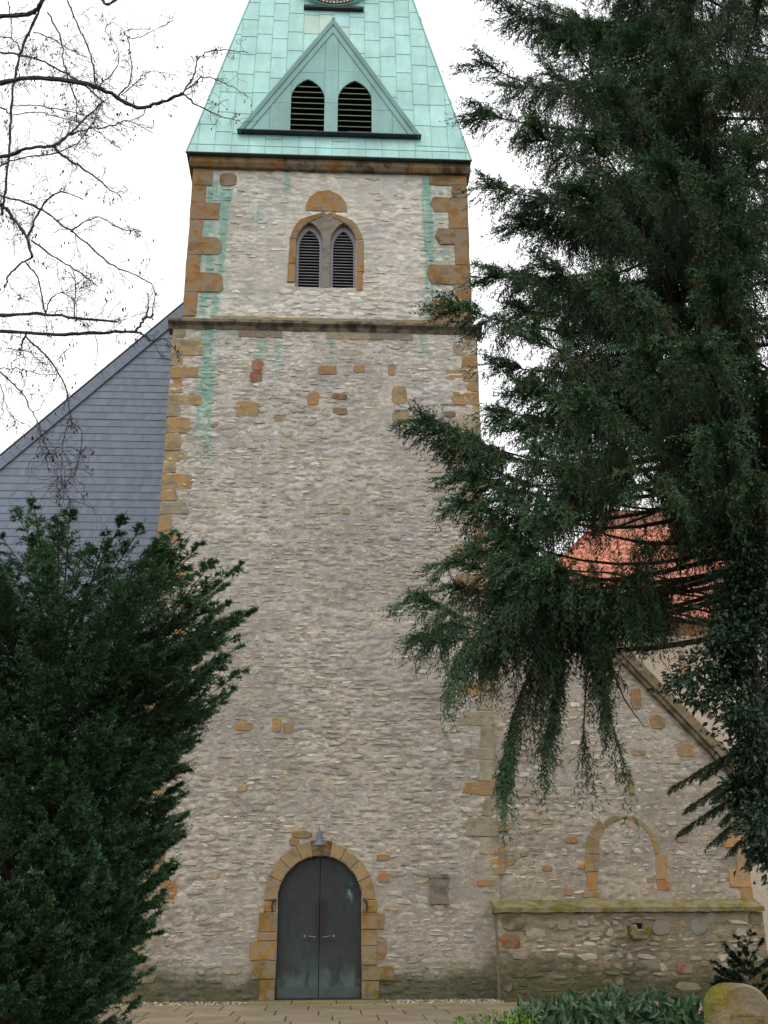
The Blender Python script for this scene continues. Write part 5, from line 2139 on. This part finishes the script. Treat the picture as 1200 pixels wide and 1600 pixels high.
# drooping sprays of a second conifer at the right edge
def droop():
    rnd = np.random.default_rng(8)
    Yd = -11.9
    X0 = at(1290, 1430, Yd)[0]
    t = thing('hemlock_tree', 'conifer with fine drooping sprays reaching in at the right edge below the coping', 'tree', (X0, Yd, 0))
    m = MB()
    zt = at(1200, 1150, Yd)[2]
    m.tube(spline([(X0, Yd, -0.1), (X0+0.03, Yd, 1.8), (X0, Yd, zt+1.2)], 10), np.linspace(0.12, 0.03, 10), 8, lin(60, 48, 42))
    m.build('trunk', M['bark'], t, True)
    C_ = Crown()
    for px, py, up in ((1048, 1232, 0.35), (1075, 1262, 0.3), (1062, 1300, 0.35), (1100, 1212, 0.3), (1110, 1318, 0.35), (1130, 1282, 0.3), (1140, 1330, 0.3), (1160, 1225, 0.3), (1170, 1345, 0.3), (1120, 1245, 0.3), (1190, 1290, 0.2), (1180, 1250, 0.3)):
        tip = at(px, py, Yd+rnd.uniform(-0.3, 0.3))
        b0 = np.array([X0, Yd, tip[2]+up])
        pts = spline([b0, (b0+tip)/2+np.array([0, 0, 0.18]), tip], 9)
        L_ = np.linalg.norm(np.diff(pts, axis=0), axis=1).sum()
        m = MB()
        m.tube(pts, np.linspace(0.016, 0.003, 9), 4, lin(64, 52, 42))
        m.build('branch', M['bark'], t)
        n = int(L_/0.011)
        s = rnd.uniform(0.15, 1, n)
        f = s*8
        i = np.minimum(f.astype(int), 7)
        u = (f-i)[:, None]
        p0 = pts[i]*(1-u)+pts[i+1]*u
        tn = unit(pts[i+1]-pts[i])
        side = unit(np.cross(tn, np.array([0, 0, 1.0])))*rnd.choice([-1, 1], n)[:, None]
        ls = 0.05+rnd.uniform(0.08, 0.30, (n, 1))*(1.1-s[:, None])
        p1 = p0+(side*0.5+tn*0.5)*ls
        p2 = p1+(tn*0.4+side*0.2+np.array([0, 0, -0.55]))*ls
        c = np.array(lin(64, 80, 54))*rnd.uniform(0.6, 1.2, (n, 1))
        C_.add(needles(p0, p1, p2, 26, 0.03, 0.013, radians(36), c, rnd, 0.3))
    C_.build('foliage', 'needle', t)


droop()


# laurels before the buttress wall: countable low shrubs
def laurel(name, label, px, py, Y, w, h, n, ln, wd, col, seed, group, up=0.55, cat='shrub'):
    rnd = np.random.default_rng(seed)
    c0 = at(px, py, Y)
    t = thing(name, label, cat, (c0[0], Y, -0.03), group)
    m = MB()
    for k in range(5):
        a = rnd.uniform(0, 6.28)
        r_ = w*0.4*rnd.uniform(0.3, 1)
        m.tube([(c0[0], Y, -0.08), (c0[0]+r_*cos(a)*0.6, Y+r_*sin(a)*0.6, h*0.45), (c0[0]+r_*cos(a), Y+r_*sin(a), h*0.8)], [0.012, 0.009, 0.004], 5, lin(70, 74, 48))
    m.build('stem', M['bark'], t)
    a = rnd.uniform(0, 2*pi, n)
    r_ = np.sqrt(rnd.uniform(0, 1, n))*w/2
    zt = h*np.sqrt(np.maximum(1-(r_/(w/2*1.08))**2, 0.02))
    z = zt*rnd.uniform(0.35, 1.0, n)**0.6-ln*0.5
    p = np.stack([c0[0]+r_*np.cos(a), Y+r_*np.sin(a)*0.8, np.maximum(z, 0.02)], 1)
    d = np.stack([np.cos(a)*r_/w*1.3, np.sin(a)*r_/w*1.3, np.full(n, up)], 1)+rnd.normal(0, 0.38, (n, 3))
    nr = unit(np.stack([np.cos(a), np.sin(a)-0.5, np.full(n, 0.7)], 1)+rnd.normal(0, 0.4, (n, 3)))
    c = np.array(lin(*col))*rnd.uniform(0.6, 1.45, (n, 1))*np.where(rnd.uniform(size=(n, 1)) < 0.12, np.array([1.5, 1.3, 0.8]), 1.0)
    v, q, cc = leaves(p, d, nr, ln*rnd.uniform(0.7, 1.2, n), wd*rnd.uniform(0.8, 1.2, n), c, rnd, 0.18)
    put_np('foliage', v, None, q, M['leaf'], cc, t, kind='stuff')


lab = ['leftmost of the tall laurels before the buttress wall', 'second laurel from the left before the buttress wall', 'third laurel from the left before the buttress wall', 'fourth laurel from the left before the buttress wall', 'rightmost laurel, beside the mossy headstone']
for k, (px, top, w) in enumerate(((845, 1566, 0.95), (905, 1556, 0.9), (965, 1548, 0.95), (1025, 1556, 0.9), (1085, 1562, 0.8))):
    Y = -11.0+0.25*(k % 2)
    laurel('laurel_shrub', 'upright blue green '+lab[k], px, 1600, Y, w, at(px, top, Y)[2]+0.07, 560, 0.15, 0.055, (56, 86, 56), 60+k, 'laurel shrubs in the bed')
lab = ['leftmost low fresh green ground cover plant at the path edge', 'middle low fresh green ground cover plant at the path edge', 'low fresh green ground cover plant touching the laurels']
for k, (px, top) in enumerate(((735, 1582), (775, 1574), (818, 1572))):
    Y = -11.6+0.2*k
    laurel('ground_cover_plant', lab[k], px, 1600, Y, 0.62, at(px, top, Y)[2], 700, 0.06, 0.026, (88, 124, 40), 80+k, 'fresh green ground cover', 0.6, 'plant')


# ---------------------------------------------------------------- headstone
def headstone():
    Yg = -14.0
    c = at(1163, 1570, Yg)
    xl, xr = at(1122, 1575, Yg)[0], at(1206, 1575, Yg)[0]
    ztop = at(1160, 1537, Yg)[2]
    xc = (xl+xr)/2
    hw = (xr-xl)/2
    t = thing('headstone', 'mossy ochre sandstone headstone with rounded top at the lower right corner', 'gravestone', (xc, Yg, 0))
    zs_ = ztop-hw*0.86
    n = 14
    prof = [(xc+hw*cos(a), zs_+hw*0.86*sin(a)) for a in np.linspace(0, pi, n)]
    pts = [(xc-hw, -0.05), (xc+hw, -0.05)]+prof
    # slab with a rounded moss-grown rim; turned a little so its left flank shows
    m = MB()
    m.prism(pts, Yg, Yg+0.2, lin(128, 106, 54), 0.02)
    m.v = [(x+0.55*(y-Yg)*-0.45, y, z) for x, y, z in m.v]
    cc = []
    for (x, y, z) in m.v:
        g = np.clip(0.25+0.75*(y-Yg)/0.1, 0, 1)*np.clip((z-0.2)/0.4, 0.3, 1)
        cc.append(tuple(np.array(lin(132, 108, 54))*(1-g)+np.array(lin(100, 106, 30))*g))
    m.c = cc
    m.build('slab', M['sand'], t)
    for sg in (-1, 1):
        m = MB()
        x0 = xc+sg*(hw+0.045)
        m.prism([(x0-0.05, -0.05), (x0+0.05, -0.05), (x0+0.05, zs_-0.18), (x0+0.02, zs_-0.11), (x0-0.02, zs_-0.11), (x0-0.05, zs_-0.16)] if sg > 0 else [(x0-0.05, -0.05), (x0+0.05, -0.05), (x0+0.05, zs_-0.12), (x0+0.0, zs_-0.10), (x0-0.05, zs_-0.2)], Yg+0.03, Yg+0.2, lin(118, 108, 46), 0.012)
        m.build('shoulder', M['sand'], t)
    m = MB()
    xa, xb, zb = xc-hw*0.55, xc+hw*0.62, zs_-0.03
    m.box((xa, Yg-0.012, zb-0.018), (xb, Yg+0.01, zb), lin(90, 74, 40))
    m.build('panel_edge', M['sand'], t)
    m = MB()
    m.box((xa, Yg-0.008, 0.0), (xb, Yg+0.01, zb-0.02), lin(118, 96, 54))
    m.build('panel', M['sand'], t)


headstone()


# ---------------------------------------------------------------- bare tree at the left
def bare_tree():
    rnd = np.random.default_rng(23)
    Yb = -12.4
    X0 = at(-430, 1430, Yb)[0]
    t = thing('bare_tree', 'leafless tree reaching in with knobbly branches at the upper left', 'tree', (X0, Yb, 0))
    ztop = at(-150, -150, Yb)[2]
    tp = spline([(X0, Yb, -0.1), (X0+0.1, Yb+0.05, 3), (X0-0.05, Yb, 6.5), (X0+0.15, Yb+0.1, ztop)], 24)
    m = MB()
    m.tube(tp, np.linspace(0.24, 0.07, 24), 12, lin(70, 62, 58))
    m.build('trunk', M['bark'], t, True)
    BC = lin(78, 70, 74)
    limbs = [([(-180, 210), (-80, 140), (0, 128), (60, 122), (130, 130), (170, 145), (215, 168), (250, 160), (285, 146)], 7, 3.2, -12.6), ([(285, 146), (303, 118), (312, 88), (345, 78), (388, 82)], 2.2, 0.8, -12.6), ([(285, 146), (312, 166), (340, 180), (375, 190)], 2.0, 0.8, -12.7), ([(285, 146), (320, 120), (350, 130), (388, 150)], 1.8, 0.7, -12.5),
             ([(-180, 90), (-80, 40), (0, 26), (45, 22), (65, 5), (80, -30)], 6.5, 5, -12.1), ([(62, 14), (45, 50), (33, 80), (22, 125), (17, 180), (14, 240), (6, 310), (3, 335)], 3.2, 3.0, -12.2), ([(150, -30), (162, 4), (178, 2), (200, -25)], 3.5, 3.0, -11.9),
             ([(-180, 300), (-80, 262), (0, 246), (45, 232), (85, 228), (108, 210), (128, 190), (162, 158)], 4.8, 1.8, -12.8), ([(85, 228), (97, 243), (120, 258), (150, 277), (166, 292), (190, 308)], 3.0, 1.0, -12.8), ([(108, 210), (140, 202), (180, 195), (200, 188), (240, 210)], 2.0, 0.8, -12.9),
             ([(-170, 100), (-60, 85), (0, 82), (40, 88), (80, 102), (115, 122), (140, 140), (162, 160)], 2.8, 1.6, -12.3), ([(75, 20), (95, 60), (98, 90), (105, 118), (118, 155), (120, 190)], 2.0, 1.2, -12.3), ([(105, 0), (122, 40), (138, 75), (146, 105), (150, 132)], 2.0, 1.6, -12.4), ([(52, 50), (80, 60), (110, 78), (140, 92)], 1.6, 0.9, -12.1),
             ([(-180, 520), (-80, 485), (0, 492), (60, 490), (120, 497), (182, 502)], 4.6, 2.2, -12.9), ([(-180, 560), (-80, 524), (0, 518), (80, 522), (150, 520), (212, 518)], 4.6, 3.0, -12.5), ([(212, 518), (224, 500), (232, 482), (231, 458)], 2.8, 1.0, -12.5), ([(224, 498), (240, 494)], 2.2, 1.2, -12.5), ([(212, 518), (226, 524), (238, 532), (258, 530), (275, 546)], 2.2, 0.7, -12.5),
             ([(-150, 330), (-40, 315), (3, 322), (22, 342), (42, 372), (50, 402)], 4.2, 3.0, -12.6), ([(42, 372), (58, 335), (78, 308), (100, 300), (130, 312)], 2.8, 1.0, -12.6), ([(-60, 290), (0, 305), (60, 325), (95, 350), (130, 375), (172, 412), (215, 432), (240, 450), (238, 490)], 2.4, 1.0, -12.9), ([(50, 402), (18, 425), (5, 450)], 2.2, 1.5, -12.6), ([(48, 375), (90, 405), (130, 430), (152, 448)], 2.0, 0.9, -12.7),
             ([(110, 360), (150, 340), (190, 358), (222, 362)], 1.6, 0.7, -12.8), ([(40, 525), (75, 560), (100, 600), (108, 640), (112, 672)], 2.0, 1.2, -12.4), ([(40, 522), (32, 545), (28, 545)], 2.4, 1.4, -12.4), ([(108, 655), (98, 690), (96, 740), (92, 785)], 1.3, 0.6, -12.4), ([(108, 655), (128, 678), (122, 720), (116, 742)], 1.2, 0.6, -12.4), ([(95, 745), (106, 778), (111, 788)], 0.8, 0.5, -12.4),
             ([(-60, 540), (0, 582), (28, 608), (45, 635), (60, 662), (70, 690), (80, 715)], 2.0, 0.7, -12.2), ([(0, 575), (30, 576), (60, 584), (90, 585)], 1.2, 0.7, -12.3), ([(60, 660), (62, 690), (70, 712)], 0.9, 0.5, -12.2), ([(0, 600), (12, 640), (25, 655), (50, 668)], 1.0, 0.6, -12.1), ([(10, 545), (45, 550), (65, 566), (85, 570)], 0.9, 0.5, -12.5),
             ([(40, 410), (62, 440), (70, 490), (78, 470), (95, 458), (118, 470)], 1.8, 0.9, -12.7), ([(115, 500), (118, 440), (100, 420)], 1.5, 0.7, -12.7), ([(-40, 170), (0, 168), (17, 178)], 2.2, 1.6, -12.2), ([(0, 58), (18, 60), (33, 78)], 1.5, 1.4, -12.2), ([(12, 0), (18, 40), (18, 60)], 1.5, 1.0, -12.2), ([(-60, 300), (0, 260), (40, 245), (85, 240), (130, 215), (160, 160)], 2.0, 1.0, -12.5), ([(185, 150), (205, 122), (200, 60), (195, 48), (235, 45)], 1.7, 0.7, -12.6), ([(155, 133), (178, 112), (185, 78), (165, 48), (175, 35), (195, 48)], 1.4, 0.6, -12.6), ([(205, 62), (240, 48), (275, 30)], 1.2, 0.6, -12.6),
             ([(20, 165), (60, 165), (110, 175), (150, 185), (190, 205)], 1.4, 0.6, -12.3), ([(20, 180), (60, 176), (100, 185), (130, 192), (165, 215), (190, 235)], 1.4, 0.6, -12.3), ([(190, 150), (215, 125), (240, 112), (275, 118)], 1.3, 0.6, -12.6), ([(230, 165), (220, 182), (190, 192)], 1.3, 0.6, -12.6)]
    W_ = MB()

    def twig(p, d, L_, r0, depth):
        n = 4
        pts = [p]
        dd = d/np.linalg.norm(d)
        for k in range(n):
            dd = unit(dd+rnd.normal(0, 0.28, 3)+np.array([0, 0, -0.05]))
            pts.append(pts[-1]+dd*L_/n)
        pts = np.array(pts)
        W_.tube(pts, np.linspace(r0, max(0.0022, r0*0.5), n+1), 3, BC)
        if depth > 0:
            for q in range(rnd.integers(2, 5)):
                i = rnd.integers(1, n)
                d2 = unit(dd+rnd.normal(0, 0.8, 3))
                twig(pts[i], d2, L_*rnd.uniform(0.35, 0.65), r0*0.6, depth-1)
        elif rnd.uniform() < 0.07:            # dry cones at the twig ends
            for q in range(rnd.integers(1, 4)):
                c_ = pts[-1]+rnd.normal(0, 0.02, 3)
                W_.tube([c_, c_+np.array([rnd.normal(0, 0.006), 0, -0.02]), c_+np.array([rnd.normal(0, 0.01), 0, -0.042])], [0.003, 0.008, 0.002], 5, lin(58, 46, 46))
    for pl, r0, r1, Y in limbs:
        P_ = [at(x, y, Y+0.25*sin(0.02*x+0.7*i)) for i, (x, y) in enumerate(pl)]
        if pl[0][0] < -130:
            P_[0] = np.array([X0, Yb, P_[0][2]-0.3])
        pts = spline(P_, len(P_)*5)
        pts = pts+rnd.normal(0, 0.006, pts.shape)
        sc = 8.6/F_PX
        rad = np.linspace(r0*sc, r1*sc, len(pts))*rnd.uniform(0.85, 1.18, len(pts))
        m = MB()
        m.tube(pts, rad, 6, BC)
        m.build('branch', M['bark'], t)
        L_ = np.linalg.norm(np.diff(pts, axis=0), axis=1).sum()
        for q in range(int(L_*10)):
            i = rnd.integers(2, len(pts)-1)
            px_, py_ = pix(pts[i])
            if px_ < -60:
                continue
            d = unit(pts[i]-pts[i-1])+rnd.normal(0, 0.75, 3)
            far = px_ > 170
            twig(pts[i], d, rnd.uniform(0.18, 0.5)*(0.6 if far else 1), 0.0029, 2 if rnd.uniform() < 0.35 else 1)
        for q in range(int(L_*6)):              # spurs and lichen knobs
            i = rnd.integers(2, len(pts)-1)
            d = unit(rnd.normal(0, 1, 3))
            W_.tube([pts[i], pts[i]+d*(rad[i]+rnd.uniform(0.006, 0.022))], [0.006, 0.003], 4, BC)
    W_.build('twigs', M['bark'], t, kind='stuff')


bare_tree()
